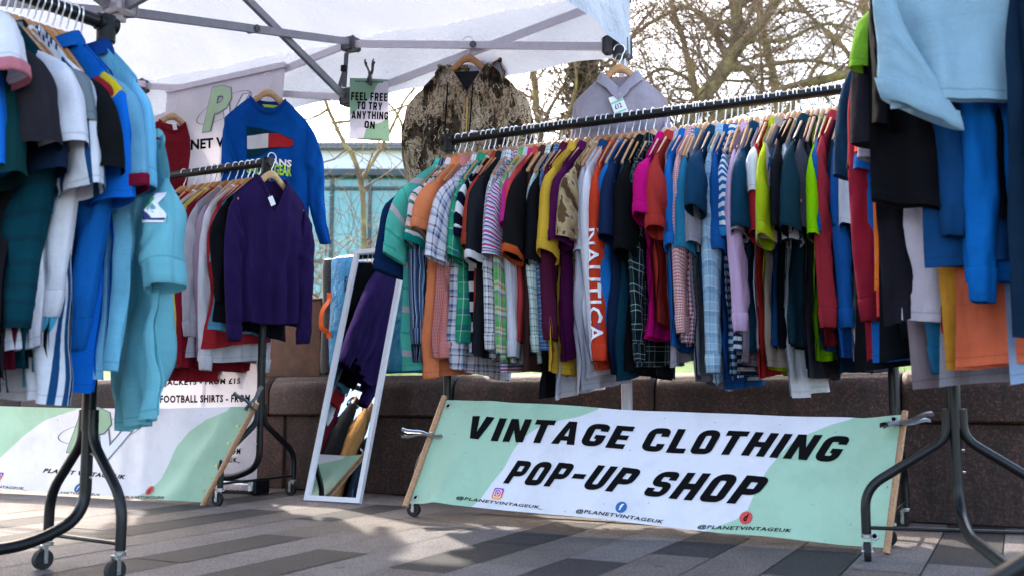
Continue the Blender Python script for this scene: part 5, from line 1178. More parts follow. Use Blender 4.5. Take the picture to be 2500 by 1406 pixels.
tz = onwall(850, 700).z - .606; tx = (onwall(853, 690) - b0).dot(UX)
V_, F_ = fit(text('NOR', 0, .03), 0, .085, 0, .022); MB().add([(tx - .011 + y, -.034, tz + .05 - x) for x, y in V_], F_).done('lettering', M_INK, bag)
# brown box behind the small rack
c0 = onwall(560, 911, .14); c1 = onwall(781, 911, .14); ct = onwall(781, 731, .14); cw = (c1 - c0).dot(UX)
mcb, t, b = newmat('brown_plywood'); co = objco(t); t.links.new(ramp(t, noi(t, 14, 5, co), [(.3, lin('#3a2415')), (.7, lin('#553620'))], 'LINEAR'), b.inputs['Base Color']); b.inputs['Roughness'].default_value = .7
bx = thing('wooden_box', 'plain brown wooden box on the wall left of the blue bag', 'box', (c0.x, c0.y, .604), ANG)
hb = ct.z - .604
MB().box((cw / 2, .10, hb / 2), (cw, .2, hb), bev=.004).done('box_body', mcb, bx); MB().box((cw / 2, .10, hb + .004), (cw + .008, .21, .010), bev=.002).done('lid', mcb, bx)
rm_ = random.Random(61); MA, MB2 = Vector((-2.30, 3.25, 0)), Vector((-2.95, 4.72, 0)); MD = (MB2 - MA).normalized(); MRZ = math.atan2(MD.y, MD.x)
rack('black clothes rack of tan jackets added out of view for the mirror reflection', MA, MB2, 1.6, .25, .25)  # added rack outside the view, gives the mirror clothes to reflect instead of sky
for i, (nm, cat, h_, ds) in enumerate((('jacket', 'jacket', '#a8713c', 'tan suede jacket added for the mirror reflection'), ('jumper', 'jumper', '#17171a', 'black jumper added for the mirror reflection beside tan suede'), ('jacket', 'jacket', '#8a5a30', 'brown leather jacket added for the mirror reflection'), ('jumper', 'jumper', '#a02830', 'red jumper added for the mirror reflection'),
        ('jumper', 'jumper', '#e4e2ea', 'white jumper added for the mirror reflection'), ('jumper', 'jumper', '#22324a', 'navy jumper added for the mirror reflection'), ('jacket', 'jacket', '#b98a58', 'sand coloured jacket added for the mirror reflection'), ('jumper', 'jumper', '#2a2a2e', 'charcoal jumper added for the mirror reflection'), ('jumper', 'jumper', '#6a2030', 'wine red jumper added for the mirror reflection'), ('jumper', 'jumper', '#1c1c20', 'black jumper added for the mirror reflection beside wine red'), ('jumper', 'jumper', '#8a8890', 'grey jumper added for the mirror reflection'), ('jumper', 'jumper', '#31585f', 'teal jumper added for the mirror reflection'))):
    p = MA + MD * (.12 + .115 * i); garment(nm, ds, cat, (p.x, p.y, 1.6), MRZ + R(rm_.uniform(-6, 6)), 'clothes added for the mirror reflection', L=rm_.uniform(.75, .98), sl=.6, ll=True, mat=h_, collar='crew', rs=2.4, T=.035, fold=.02, seed=i * 2.2); hanger((p.x, p.y, 1.6), MRZ, ds, 'wooden hangers added for the mirror reflection')
# ------------------------------------------------------------------ single garments hung up facing the viewer
def facing(px, py, Y, normal, **kw):
    """hook point seen at px, py; normal = horizontal direction the garment faces"""
    P = aty(px, py, Y); rz = math.atan2(normal[1], normal[0]); return P, rz
P, rz = facing(656, 176, RT1.y - .075 + .04, (.30, -.95)); P.z -= .03
BS = garment('sweatshirt', 'bright blue sweatshirt with white and red flag patch on the tall banner', 'sweatshirt', P, rz, None, L=.60, sl=.56, ll=True, mat='#0e57b4', collar='crew', fine=True, sw=.215, ch=.225, T=.03, fold=.010, dip=.075, nw=.09, hemband='#0e57b4', cuff=.075, spread=.03, splay=(-.05, .11), seed=4.2, cmat='#0e4ca2', rs=1.5, sx=.0)
hanger(P, rz, 'bright blue flag sweatshirt', None, M_PALEWOOD)
bso = [c for c in BS.children if c.name.startswith('body')][0]; bme = bso.data
def bodysurf(obj, front=1):
    """front sheet of a garment as a height field x = f(y, z) in its own space"""
    pts = [v.co for v in obj.data.vertices]; h = len(pts) // 2; pts = pts[:h] if front > 0 else pts[h:]
    def f(y, z):
        s = wsum = 0.0
        for p in pts:
            d2 = (p.y - y) ** 2 + (p.z - z) ** 2
            if d2 < .0016: w_ = 1 / (d2 + 1e-5); s += p.x * w_; wsum += w_
        return (s / wsum) if wsum else .03
    return f
def applique(root, body, VF, name, mat, eps=.004, maxe=.02):
    """VF in (y, z) garment coordinates, placed on the front"""
    f = bodysurf(body); cache = {}
    def S(y, z):
        return Vector((f(y, z), y, z))
    import bmesh
    V, F = VF; bm = bmesh.new(); vs = [bm.verts.new((x, y, 0)) for x, y in V]
    for q in F:
        try: bm.faces.new([vs[i] for i in q])
        except ValueError: pass
    bmesh.ops.triangulate(bm, faces=bm.faces[:])
    for _ in range(4):
        ed = [e for e in bm.edges if e.calc_length() > maxe]
        if not ed: break
        bmesh.ops.subdivide_edges(bm, edges=ed, cuts=1); bmesh.ops.triangulate(bm, faces=[q for q in bm.faces if len(q.verts) > 3])
    out = [S(v.co.x, v.co.y) + Vector((eps, 0, 0)) for v in bm.verts]; bm.verts.index_update(); Fo = [tuple(v.index for v in q.verts) for q in bm.faces]; bm.free()
    return mk(name, out, Fo, mat, body, [(v.y, v.z) for v in out], smooth=True)
def on_sleeve(root, sg, VF, name, mat, eps=.007, maxe=.02):
    """flat layout (x, z) laid on the outer edge of a sleeve"""
    so = max((c for c in root.children if c.name.startswith('sleeve')), key=lambda c: sg * sum(v.co.y for v in c.data.vertices))
    cy = sum(v.co.y for v in so.data.vertices) / len(so.data.vertices); import bmesh
    NRr = 22 if len(so.data.vertices) % 22 == 0 else 16; rings = [[v.co.copy() for v in so.data.vertices[k:k + NRr]] for k in range(0, len(so.data.vertices), NRr)]
    mid = [sum(r_, Vector()) / len(r_) for r_ in rings]
    def S(x, z):
        k = min(range(len(rings)), key=lambda i: abs(mid[i].z - z)); k2 = min(len(rings) - 2, k if mid[k].z > z or k == 0 else k - 1); f = (mid[k2].z - z) / max(1e-5, mid[k2].z - mid[k2 + 1].z); f = min(1, max(0, f))
        best = None
        for kk_ in (k2, k2 + 1):
            c = mid[kk_]; side = sorted(((v.x - c.x, sg * v.y) for v in rings[kk_] if sg * (v.y - c.y) > -.004), key=lambda q_: q_[0]); xq = min(max(x, side[0][0] * .96), side[-1][0] * .96)
            for (xa_, ya_), (xb_, yb_) in zip(side, side[1:]):
                if xa_ <= xq <= xb_: yy_ = ya_ + (yb_ - ya_) * (xq - xa_) / max(1e-6, xb_ - xa_); break
            else: yy_ = side[-1][1]
            p_ = Vector((c.x + xq, sg * (yy_ + eps), z)); best = p_ if best is None else best * (1 - f) + p_ * f
        best.z = z; return best
    V, F = VF; bm = bmesh.new(); vs = [bm.verts.new((x, y, 0)) for x, y in V]
    for q in F:
        try: bm.faces.new([vs[i] for i in q])
        except ValueError: pass
    bmesh.ops.triangulate(bm, faces=bm.faces[:])
    for _ in range(3):
        ed = [e for e in bm.edges if e.calc_length() > maxe]
        if not ed: break
        bmesh.ops.subdivide_edges(bm, edges=ed, cuts=1); bmesh.ops.triangulate(bm, faces=[q for q in bm.faces if len(q.verts) > 3])
    out = [S(v.co.x, v.co.y) for v in bm.verts]; bm.verts.index_update(); Fo = [tuple(v.index for v in q.verts) for q in bm.faces]; bm.free()
    return mk(name, out, Fo, mat, so, smooth=False)
def on_face(root, sg, VF, name, mat, eps=.006, maxe=.015):
    """flat layout (y from the sleeve's middle line, z) laid on the front face of a sleeve"""
    so = max((c for c in root.children if c.name.startswith('sleeve')), key=lambda c: sg * sum(v.co.y for v in c.data.vertices))
    P = [v.co for v in so.data.vertices]; n_ = 22 if len(P) % 22 == 0 else 16; mid = [sum((P[k + i] for i in range(n_)), Vector()) / n_ for k in range(0, len(P), n_)]
    def S(y, z):
        k = min(range(len(mid)), key=lambda i: abs(mid[i].z - z)); Y = mid[k].y + y; a = w_ = 0
        for p in P:
            if p.x < mid[k].x: continue
            d2 = (p.y - Y) ** 2 + (p.z - z) ** 2
            if d2 < .0025: q = 1 / (d2 * d2 + 1e-9); a += p.x * q; w_ += q
        return Vector(((a / w_ if w_ else mid[k].x + .02) + eps, Y, z))
    import bmesh
    V, F = VF; bm = bmesh.new(); vs = [bm.verts.new((x, y, 0)) for x, y in V]
    for q in F: bm.faces.new([vs[i] for i in q])
    bmesh.ops.triangulate(bm, faces=bm.faces[:])
    for _ in range(3):
        ed = [e for e in bm.edges if e.calc_length() > maxe]
        if not ed: break
        bmesh.ops.subdivide_edges(bm, edges=ed, cuts=1); bmesh.ops.triangulate(bm, faces=[q for q in bm.faces if len(q.verts) > 3])
    out = [S(v.co.x, v.co.y) for v in bm.verts]; bm.verts.index_update(); Fo = [tuple(v.index for v in q.verts) for q in bm.faces]; bm.free()
    return mk(name, out, Fo, mat, so, smooth=False)
NT = MG['orange red top with white lettering down its sleeve']; V, F = fit(text('NAUTICA', 0, .01, 1.05), 0, .44, -.026, .026)
def zs_at(root, py): return aty(1490, py, Vector(root.location).y - .22).z - root.location.z
zt0 = zs_at(NT, 556); on_sleeve(NT, -1, ([(y, zt0 - x) for x, y in V], F), 'lettering', M_WHITE)
m_nv0 = plain('dark_print', '#181c26', .6)
bk_ = [o for o in C.objects if o.get('label', '').startswith('black sweatshirt with four')][0]
for k in range(4):
    zz = aty(550, 513 + 11 * k, bk_.location.y - .2).z - bk_.location.z; on_sleeve(bk_, -1, rectF(-.05, .05, zz - .005, zz + .005), 'white_stripe', M_WHITE)
BT = MG['black tee with tiny white print down its side']; zz = aty(1930, 392, BT.location.y - .2).z - BT.location.z
for k, (w_, dz_) in enumerate((('COL', 0), ('AG', -.055))):
    V, F = fit(text(w_), -.018, .018, -.006, .006); on_face(BT, -1, ([(-.02 + y, zz + dz_ - x) for x, y in V], F), 'lettering', M_WHITE)
WT = MG['white tee with a tiny black chest print']; zz = aty(1858, 442, WT.location.y - .2).z - WT.location.z
on_face(WT, -1, rectF(-.012, .016, zz - .012, zz + .012), 'dark_patch', m_nv0); on_face(WT, -1, rectF(-.05, -.012, zz - .004, zz - .002), 'print_line', m_nv0)
PB = MG['dark bottle green polo with tiny pink badge']; zz = aty(1963, 508, PB.location.y - .2).z - PB.location.z
on_face(PB, -1, rectF(-.008, .012, zz - .006, zz + .006), 'pink_badge', plain('pink_badge_cloth', '#d86a8a', .7))
NX = LGO['light blue football shirt lettered on its sleeve']; m_nv = plain('navy_print', '#152c66', .6)
for line, py in (('NEXT', 268), ('TIRE', 290)):
    zz = aty(395, py, NX.location.y - .1).z - NX.location.z; V, F = fit(block(line), -.02, .06, zz - .014, zz + .014); on_face(NX, 1, (V, F), 'lettering', m_nv)
AQ = LGO['long pale aqua football shirt with white sleeve badge']
zq = aty(485, 520, AQ.location.y - .1).z - AQ.location.z
on_face(AQ, 1, rectF(.015, .07, zq - .042, zq + .042), 'sleeve_badge', M_WHITE); on_face(AQ, 1, discF(.042, zq + .014, .02, .018, 16), 'badge_emblem', plain('green_print', '#2fa860', .6), .009)
V, F = fit(block('ML'), .02, .065, zq - .036, zq - .010); on_face(AQ, 1, (V, F), 'lettering', m_nv, .009)
def gpx(root, px, py):
    """photo pixel -> (y, z) in the garment's hanging plane"""
    n_ = Vector((math.cos(root.rotation_euler.z), math.sin(root.rotation_euler.z), 0)); p = atplane(px, py, Vector(root.location) + n_ * .03, n_); l = local(root, p); return l.y, l.z
G = lambda pts: polyF([gpx(BS, x, y) for x, y in pts])
applique(BS, bso, G([(602, 309), (640, 316), (690, 330), (716, 341), (718, 356), (700, 362), (660, 366), (640, 380), (602, 390)]), 'flag_patch', fab('#123c52'), .004)
applique(BS, bso, G([(603, 334), (655, 327), (654, 362), (603, 367)]), 'flag_white', fab('#ece9f2'), .0065)
applique(BS, bso, G([(655, 327), (680, 328), (714, 343), (717, 355), (705, 361), (654, 362)]), 'flag_red', fab('#c0303a'), .0065)
def gtext(root, body, line, x0, y0, x1, y1, mat, slope=0, bold=.03):
    a, c = gpx(root, x0, y0), gpx(root, x1, y1); V, F = fit(text(line, 0, bold), a[0], c[0], a[1], c[1]); return applique(root, body, (V, F), 'lettering', mat, .0055, .03)
gtext(BS, bso, 'JEANS', 640, 409, 712, 392, M_WHITE); gtext(BS, bso, 'SAILING GEAR', 602, 425, 712, 406, plain('lime_print', '#b4dc28', .6))
nk_ = MB(); a = gpx(BS, 641, 250); c = gpx(BS, 694, 256)
MB().add([(-.012, a[0], a[1]), (-.012, c[0], c[1] + .006), (-.012, c[0] - .01, c[1] - .012), (-.012, a[0] + .012, a[1] - .014)], [(0, 1, 2, 3)]).done('neck_tape', plain('lime_print', '#b4dc28', .6), bso)
# maroon jumper left of it
P, rz = facing(423, 240, RT0.y - .07, (.42, -.9)); P.z -= .02
MJ = garment('jumper', 'maroon knitted jumper hanging at the left of the tall banner', 'jumper', P, rz, None, L=.62, sl=.55, ll=True, mat='#8a2430', collar='crew', fine=True, sw=.20, ch=.24, T=.03, dip=.05, spread=.06, seed=8.8, sx=.0, rs=1.4)
hanger(P, rz, 'maroon knitted jumper', None, M_PALEWOOD)
def ptag(root, px, py, w_, h_, ang, lines=()):
    n_ = Vector((math.cos(root.rotation_euler.z), math.sin(root.rotation_euler.z), 0)); y, z = gpx(root, px, py); M2 = Matrix.Rotation(ang, 2)
    def q(a, c): v = M2 @ Vector((a, c)); return (.058, y + v.x, z + v.y)
    o = MB().add([q(-w_ / 2, -h_ / 2), q(w_ / 2, -h_ / 2), q(w_ / 2, h_ / 2), q(-w_ / 2, h_ / 2)], [(0, 1, 2, 3)]).done('price_tag', M_WHITE, root)
    for (tx_, x0, x1, y0, y1, m) in lines:
        V, F = fit(text(tx_, 0, .02), x0 * w_, x1 * w_, y0 * h_, y1 * h_) if tx_ else rectF(x0 * w_, x1 * w_, y0 * h_, y1 * h_)
        A = [Vector(q(a, c)) + Vector((.0015, 0, 0)) for a, c in V]; MB().add(A, F).done('tag_print', m, o)
    MB().tube([q(0, h_ * .45), (.03, y, z + h_ * .9)], .0006, 4).done('tag_string', M_WHITE, o)
M_TAGG = plain('green_tag_print', '#8cc8a8', .6)
ptag(MJ, 425, 312, .022, .04, .2)
# camouflage hoodie
P, rz = facing(1143, 92, 4.66, (-.12, -.99))
HD = garment('hoodie', 'brown tree camouflage hooded jacket hanging from the gazebo truss', 'hoodie', P, rz, None, L=.70, sl=.62, ll=True, mat=('bark',), collar='none', fine=True, sw=.225, ch=.27, T=.035, dip=.15, nw=.095, vneck=True, fold=.013, spread=.11, seed=2.4, rs=1.7, sx=.0, z0=-.13, drop=.12)
hanger((P.x, P.y, P.z - .02), rz, 'brown camouflage hooded jacket', None, M_WOOD[0])
# hood: lumpy folded shell behind the neck
V = []; F = []; U = []; nn = 26; mmn = 14
for j in range(mmn + 1):
    for i in range(nn + 1):
        a = R(-205 + 230 * i / nn); v = j / mmn; rad = .095 + .018 * v
        hgt = -.015 + (.115 if i > nn * .55 else .075) * math.sin(math.pi * min(1, v * 1.05)) * (.5 + .5 * math.sin(math.pi * i / nn)) + .015 * noise.noise((i * .4, j * .5, 3))
        ex = rad * (1 + .30 * v * (1 - v) * 4 * .5) + .02 * noise.noise((i * .3, j * .4, 7)) + .045 * v
        V.append((math.sin(a) * ex * .45 + .012, math.cos(a) * ex * (1 if math.cos(a) < 0 else 1.15), -.165 + hgt - .06 * v * v)); U.append((a * .1, v * .16 + .3))
for j in range(mmn):
    for i in range(nn): q = j * (nn + 1) + i; F.append((q, q + 1, q + nn + 2, q + nn + 1))
mk('hood', V, F, fab(('bark',)), HD, U)
hbo = [c for c in HD.children if c.name.startswith('body')][0]
M_LIN = fab('#16161c'); 
V = []; F = []
MB().add([(-.012, -.08, -.165), (-.012, .08, -.165), (-.006, .03, -.30), (-.006, -.03, -.30)], [(0, 1, 2, 3)]).done('lining', plain('dark_lining', '#17171d', .9), hbo)
zp = MB(); 
for px, py in ((1188, 235), (1187, 260), (1186, 285)): pass
y0_, z0__ = gpx(HD, 1142, 240); y1_, z1__ = gpx(HD, 1140, 335)
f_ = bodysurf(hbo)
zp.tube([(f_(y0_ + (y1_ - y0_) * k / 8, z0__ + (z1__ - z0__) * k / 8) + .006, y0_ + (y1_ - y0_) * k / 8, z0__ + (z1__ - z0__) * k / 8) for k in range(9)], .004, 6); zp.done('zip', plain('brass', '#c8a860', .3, 1), hbo, smooth=True)
for xa in (1095, 1156):
    dcm = MB(); pp = []
    for k in range(12):
        y_, z_ = gpx(HD, xa - 4 * k * .2, 205 + 12 * k); pp.append((f_(y_, z_) + .009, y_, z_))
    dcm.tube(pp, .0035, 6); dcm.done('drawcord', M_INK, hbo, smooth=True)
applique(HD, hbo, polyF([gpx(HD, x, y) for x, y in ((1150, 320), (1168, 322), (1166, 342), (1148, 340))]), 'chest_label', M_WHITE, .006)
a = gpx(HD, 1159, 330); applique(HD, hbo, discF(a[0], a[1], .010, .010, 14, .45), 'label_emblem', plain('orange_print', '#e08a2a', .6), .0085)
# grey polo with price tag
P, rz = facing(1512, 122, 4.22, (-.16, -.98)); P.z -= .0
GP = garment('polo_shirt', 'lilac grey polo shirt with price tag hanging from the gazebo leg', 'polo shirt', P, rz, None, L=.62, sl=.55, ll=True, mat=('heather', '#b3abb8', '#a098a4'), collar='polo', fine=True, sw=.205, ch=.22, T=.03, dip=.09, nw=.075, vneck=True, fold=.008, spread=.0, seed=6.1, sx=.0, rs=1.4)
hanger((P.x, P.y, P.z), rz, 'lilac grey polo shirt', None, M_WOOD[1])
ptag(GP, 1511, 262, .058, .092, .35, (('£12', -.32, .22, -.16, .08, M_INK), ('', -.5, .5, .14, .24, M_TAGG), ('', -.42, .42, -.36, -.28, M_TAGG)))
gbo = [c for c in GP.children if c.name.startswith('body')][0]
ya, za = gpx(GP, 1516, 222); MB().box((-.006, ya, za), (.002, .05, .022)).done('neck_label', plain('navy_label', '#1c3a5c', .7), gbo)
bt_ = MB()
fpo = bodysurf(gbo)
for k, yy in enumerate((300, 330, 352)):
    y_, z_ = gpx(GP, 1508, yy); MB().disc((fpo(y_, z_) + .004, y_, z_), .0055, (1, 0, 0), .003, 12).done('button', M_WHITE, gbo, smooth=False)
# purple jumper on the end of the small rack
P = ST + Vector((.045, -.085, .005)); rz = math.atan2(-.64, .77)
PJ = garment('jumper', 'purple v neck jumper hanging at the end of the small rack', 'jumper', P, rz, None, L=.66, sl=.62, ll=True, mat=('heather', '#35245c', '#251845'), collar='v', fine=True, sw=.207, ch=.205, T=.035, dip=.16, nw=.085, vneck=True, fold=.016, spread=.055, seed=3.3, sx=.012, rs=1.7, z0=-.104, drop=.114, cuff=.06, hemband=('heather', '#35245c', '#251845'), tr=.04)
hanger((P.x, P.y, P.z), rz, 'purple v neck jumper', None, M_PALEWOOD)
pbo = [c for c in PJ.children if c.name.startswith('body')][0]
ya, za = gpx(PJ, 653, 472); MB().box((-.010, ya, za), (.002, .045, .03)).done('neck_label', plain('black_label', '#181a1e', .7), pbo)
ptag(PJ, 655, 493, .03, .045, .5)
# instruction card with black clip
SG = [aty(853, 341, 4.86), aty(951, 347, 4.86), aty(948, 195, 4.86), aty(854, 191, 4.86)]
sg = thing('sign_card', 'green and white feel free to try card clipped to the truss', 'sign', (0, 0, 0))
SNn = (SG[1] - SG[0]).cross(SG[3] - SG[0]).normalized()
def SS(u, v): return (SG[0] * (1 - u) + SG[1] * u) * (1 - v) + (SG[3] * (1 - u) + SG[2] * u) * v + SNn * (.004 * math.sin(u * 3.1))
HS_ = lambda x, y: inv_sheet(SG, x, y)
S1 = [(.30, -.05), (.37, .08), (.42, .2), (.60, .42), (.75, .62), (.88, .68), (1, .70)]
def smask(u, v):
    top = interp([(.0, .40), (.12, .44), (.3, .56), (.5, .66), (.62, .78), (.72, .92), (.85, .955), (1, .97)], u)
    bot = interp([(.30, -.1), (.38, .10), (.44, .22), (.6, .26), (.8, .30), (.95, .38), (1, .42)], u)
    return max(v - top, (bot - v) if u > .30 else -1)
sheet('card', SS, 40, 60, smask, M_SIGNV, sg)
for ln_, x0, x1, y0, y1 in (('FEEL FREE', 857, 946, 246, 226), ('TO TRY', 872, 934, 268, 249), ('ANYTHING', 858, 948, 291, 272), ('ON', 890, 916, 314, 296)):
    words(SS, HS_, ln_, (x0, y0), (x1, y0 + 3), (x1, y1 + 3), (x0, y1), sg, 'block', shear=.06)
words(SS, HS_, 'WWW.PLANETVINTAGEUK.COM', (867, 202), (935, 204), (935, 200), (867, 198), sg, .03, 1.2); words(SS, HS_, 'KEEPING IT SUSTAINABLE', (875, 343), (934, 345), (934, 340), (875, 338), sg, .03, 1.2)
pc = aty(904, 188, 4.84)
cl = clamp('spring_clamp', 'dark open spring clamp holding the feel free card', pc, (-.22, 0, 1), (.30, 0, 1), ln=.12, mat=plain('dark_clamp', '#4c4448', .5, .4), th=.022)
MB().bar((-.003, -.008, .02), (.004, -.008, -.045), .02, .012, (1, 0, 0)).done('jaw', plain('dark_clamp', '#4c4448', .5, .4), cl)

# ------------------------------------------------------------------ building, wires, trees and shrubs
YB = 21.0
bd = thing('building', 'flat roofed building with teal glass windows behind the bare branches', 'building', (0, 0, 0))
mwhite = plain('white_fascia', '#e8e8f0', .5, 0, .04, 2); mfr = plain('dark_window_frame', '#3c464c', .5, 0, .1, 5)
xl, xr = aty(120, 400, YB).x, aty(1120, 400, YB).x; zt_ = aty(900, 367, YB).z; zf_ = aty(900, 414, YB).z
MB().box(((xl + xr) / 2, YB + 3.05, (zt_ + zf_) / 2), (xr - xl, 6, zt_ - zf_)).done('fascia', mwhite, bd)
MB().box(((xl + xr) / 2, YB + 3.0, zt_ + .06), (xr - xl + .4, 6.4, .12)).done('roof_edge', plain('grey_roof_edge', '#77757c', .6), bd)
MB().box(((xl + xr) / 2, YB + 3.2, zf_ / 2 - .07), (xr - xl - .1, 5.8, zf_ - .14)).done('wall', plain('dark_wall_core', '#2a3236', .7), bd)
MB().box(((xl + xr) / 2, YB + .14, zf_ - .07), (xr - xl, .4, .14)).done('window_head', mfr, bd)
mgl, t, b = newmat('teal_glass'); co = objco(t); t.links.new(ramp(t, noi(t, .5, 3, co), [(.3, lin('#2f8486', .9)), (.7, lin('#5fb0b0', .9))], 'LINEAR'), b.inputs['Base Color']); b.inputs['Roughness'].default_value = .08; b.inputs['Specular IOR Level'].default_value = .9
px_ = [120, 230, 325, 420, 515, 612, 710, 809, 902, 997, 1092, 1120]; zs_ = [aty(900, y, YB).z for y in (418, 457, 636, 760, 930)]
for i in range(len(px_) - 1):
    xa, xb = aty(px_[i], 400, YB).x, aty(px_[i + 1], 400, YB).x; wn = MB().box(((xa + xb) / 2, YB + .2, (zs_[0] + zs_[-1]) / 2), (xb - xa - .05, .04, zs_[0] - zs_[-1])).done('window', mgl, bd)
    MB().box((xa, YB + .14, (zs_[0] + zs_[-1]) / 2), (.06, .14, zs_[0] - zs_[-1])).done('mullion', mfr, bd)
for z in zs_[1:4]: MB().box(((xl + xr) / 2, YB + .155, z), (xr - xl, .09, .06)).done('transom', mfr, bd)
xa, xb = aty(868, 350, YB).x, aty(946, 350, YB).x; MB().box(((xa + xb) / 2, YB + 2, zt_ + .12 + .14), (xb - xa, 1.5, .28), bev=.03).done('roof_unit', plain('grey_plant_box', '#8a8c96', .5), bd)
# wire fence strands in front of the building
wf = thing('wire_fence', 'two strands of barbed wire between thin posts', 'fence', (0, 0, 0))
mwi = plain('rusty_wire', '#4a443e', .6, .5); YW = 12.0
for yy in (321, 350):
    m = MB(); a, c = aty(560, yy, YW), aty(1420, yy + 2, YW); m.tube([a + (c - a) * k / 12 + Vector((0, 0, -.03 * math.sin(math.pi * k / 12))) for k in range(13)], .0045, 4)
    for k in range(60):
        p = a + (c - a) * (k + .5) / 60 + Vector((0, 0, -.03 * math.sin(math.pi * (k + .5) / 60))); m.tube([p + Vector((-.012, 0, -.03)), p + Vector((.012, 0, .03))], .003, 3)
    m.done('wire_strand', mwi, wf)
for px in (560, 1420):
    a = aty(px, 300, YW); MB().tube([(a.x, a.y, .5), (a.x, a.y, a.z)], .04, 8).done('post', mwi, wf, smooth=True)

mbark, t, b = newmat('mossy_bark'); co = objco(t)
t.links.new(ramp(t, noi(t, 5, 6, co, .7), [(.3, lin('#4a3d30')), (.5, lin('#86714f')), (.66, lin('#a89a58')), (.8, lin('#c0b090'))], 'LINEAR'), b.inputs['Base Color']); b.inputs['Roughness'].default_value = .9; bump(t, b, noi(t, 30, 5, co), .6, .02)
mtw, t, b = newmat('bare_twigs'); co = objco(t)
t.links.new(ramp(t, noi(t, 3, 4, co), [(.3, lin('#5a483f')), (.6, lin('#8c735a')), (.8, lin('#b09c5c'))], 'LINEAR'), b.inputs['Base Color']); b.inputs['Roughness'].default_value = .85
def grow(mb, p, d, ln, r, depth, rg, maxd, zlim=None):
    nseg = max(3, int(ln / .16)); path = [p.copy()]; q = p.copy(); dd = d.copy(); rs2 = [r]
    for i in range(nseg):
        dd = (dd + Vector((rg.gauss(0, .17), rg.gauss(0, .17), rg.gauss(0, .15) - (.05 if depth >= 2 else -.02)))).normalized()
        q = q + dd * (ln / nseg); path.append(q.copy()); rs2.append(max(.0026, r * (1 - .72 * (i + 1) / nseg)))
    mb.tube(path, rs2, 6 if depth == 0 else (4 if depth == 1 else 3), caps=False)
    if depth >= maxd: return
    nc = {0: 9, 1: 7, 2: 5}.get(depth, 4); nc = max(2, int(nc * min(1.3, ln / (1.5 if depth == 0 else .9))))
    for _ in range(nc):
        i = rg.randrange(1, len(path)); o = Vector((rg.gauss(0, 1), rg.gauss(0, .8), rg.gauss(.1, .8))).normalized()
        nd = ((path[i] - path[i - 1]).normalized() * .55 + o * .8).normalized()
        grow(mb, path[i], nd, ln * rg.uniform(.35, .62), max(.0028, rs2[i] * rg.uniform(.35, .6)), depth + 1, rg, maxd)
def tree(label, limbs, seed, Y, maxd=3, kids=9, group=None, kl=(.7, 1.6), name='bare_tree'):
    """limbs: list of (points in photo pixels with depth offset, start px radius, end px radius)"""
    rg = random.Random(seed); tr_ = thing(name, label, 'tree', (0, 0, 0), 0, group); tk = MB(); cr = MB(); sc_ = Y / FPX
    for li, (pts, ra, rb_) in enumerate(limbs):
        P = smoothpath([aty(x, y, Y + dy) for x, y, dy in pts], 7); n_ = len(P)
        P = [p + Vector((noise.noise((p.x * 2, p.z * 2, seed)), noise.noise((p.x * 2, p.z * 2, seed + 5)), 0)) * .05 * min(1, i / 4) for i, p in enumerate(P)]
        rs2 = [(ra + (rb_ - ra) * i / (n_ - 1)) * sc_ * (1 + .18 * noise.noise((i * .7, li, seed))) for i in range(n_)]
        tk.tube(P, rs2, 9 if ra > 10 else 6)
        Lh = sum((b_ - a_).length for a_, b_ in zip(P, P[1:]))
        for _ in range(int(kids * Lh)):
            i = rg.randrange(2 if li == 0 else 1, n_)
            if P[i].z < 2.0 and li == 0: continue
            o = Vector((rg.gauss(0, 1), rg.gauss(0, .9), rg.gauss(.25, .7))).normalized(); nd = ((P[i] - P[i - 1]).normalized() * .4 + o).normalized()
            grow(cr, P[i], nd, rg.uniform(*kl), min(.022, max(.006, rs2[i] * rg.uniform(.18, .4))), 1, rg, maxd)
    tk.done('trunk', mbark, tr_, smooth=True); cr.done('crown', mtw, tr_, smooth=True)
    return tr_
tree('large bare tree with forked mossy trunk behind the right half of the long rack', [
    ([(1560, 960, 0), (1590, 560, 0), (1640, 390, 0), (1709, 252, 0), (1780, 150, .1), (1800, 80, .2), (1797, -20, .3), (1800, -200, .5)], 26, 14),
    ([(1780, 150, .1), (1830, 85, -.2), (1889, 10, -.4), (1960, -120, -.8)], 16, 8),
    ([(1709, 252, 0), (1688, 190, .3), (1672, 119, .5), (1650, 40, .8), (1630, -80, 1)], 11, 6),
    ([(1640, 390, 0), (1740, 300, -.3), (1860, 245, -.5), (1964, 204, -.7), (2083, 177, -.9), (2300, 120, -1.2)], 16, 9),
    ([(1760, 178, .0), (1880, 160, .4), (1990, 150, .6), (2090, 190, .8), (2200, 240, 1)], 7, 3),
    ([(1792, 110, .2), (1700, 30, .6), (1640, 32, .8), (1545, 88, 1.0), (1480, 160, 1.2)], 8, 3),
    ([(1820, 95, -.2), (1920, 100, .2), (2010, 60, .4), (2120, 80, .6)], 7, 3),
    ([(1797, 20, .3), (1880, -20, .5), (2000, -10, .7), (2110, 20, .8)], 8, 3),
    ([(1690, 200, .3), (1620, 170, .5), (1570, 200, .6), (1540, 280, .6)], 6, 2)], 5, 11.0, 3, 12)
tree('mossy bare tree trunk seen between the camouflage jacket and the grey polo', [
    ([(1330, 960, 0), (1325, 500, 0), (1318, 330, 0), (1300, 190, 0), (1290, 40, 0), (1280, -150, .2)], 11, 7),
    ([(1318, 330, 0), (1350, 250, .3), (1390, 190, .5), (1430, 90, .8)], 6, 3), ([(1322, 400, 0), (1372, 330, -.3), (1402, 230, -.5), (1405, 130, -.6)], 6, 3)], 9, 12.0, 2, 9)
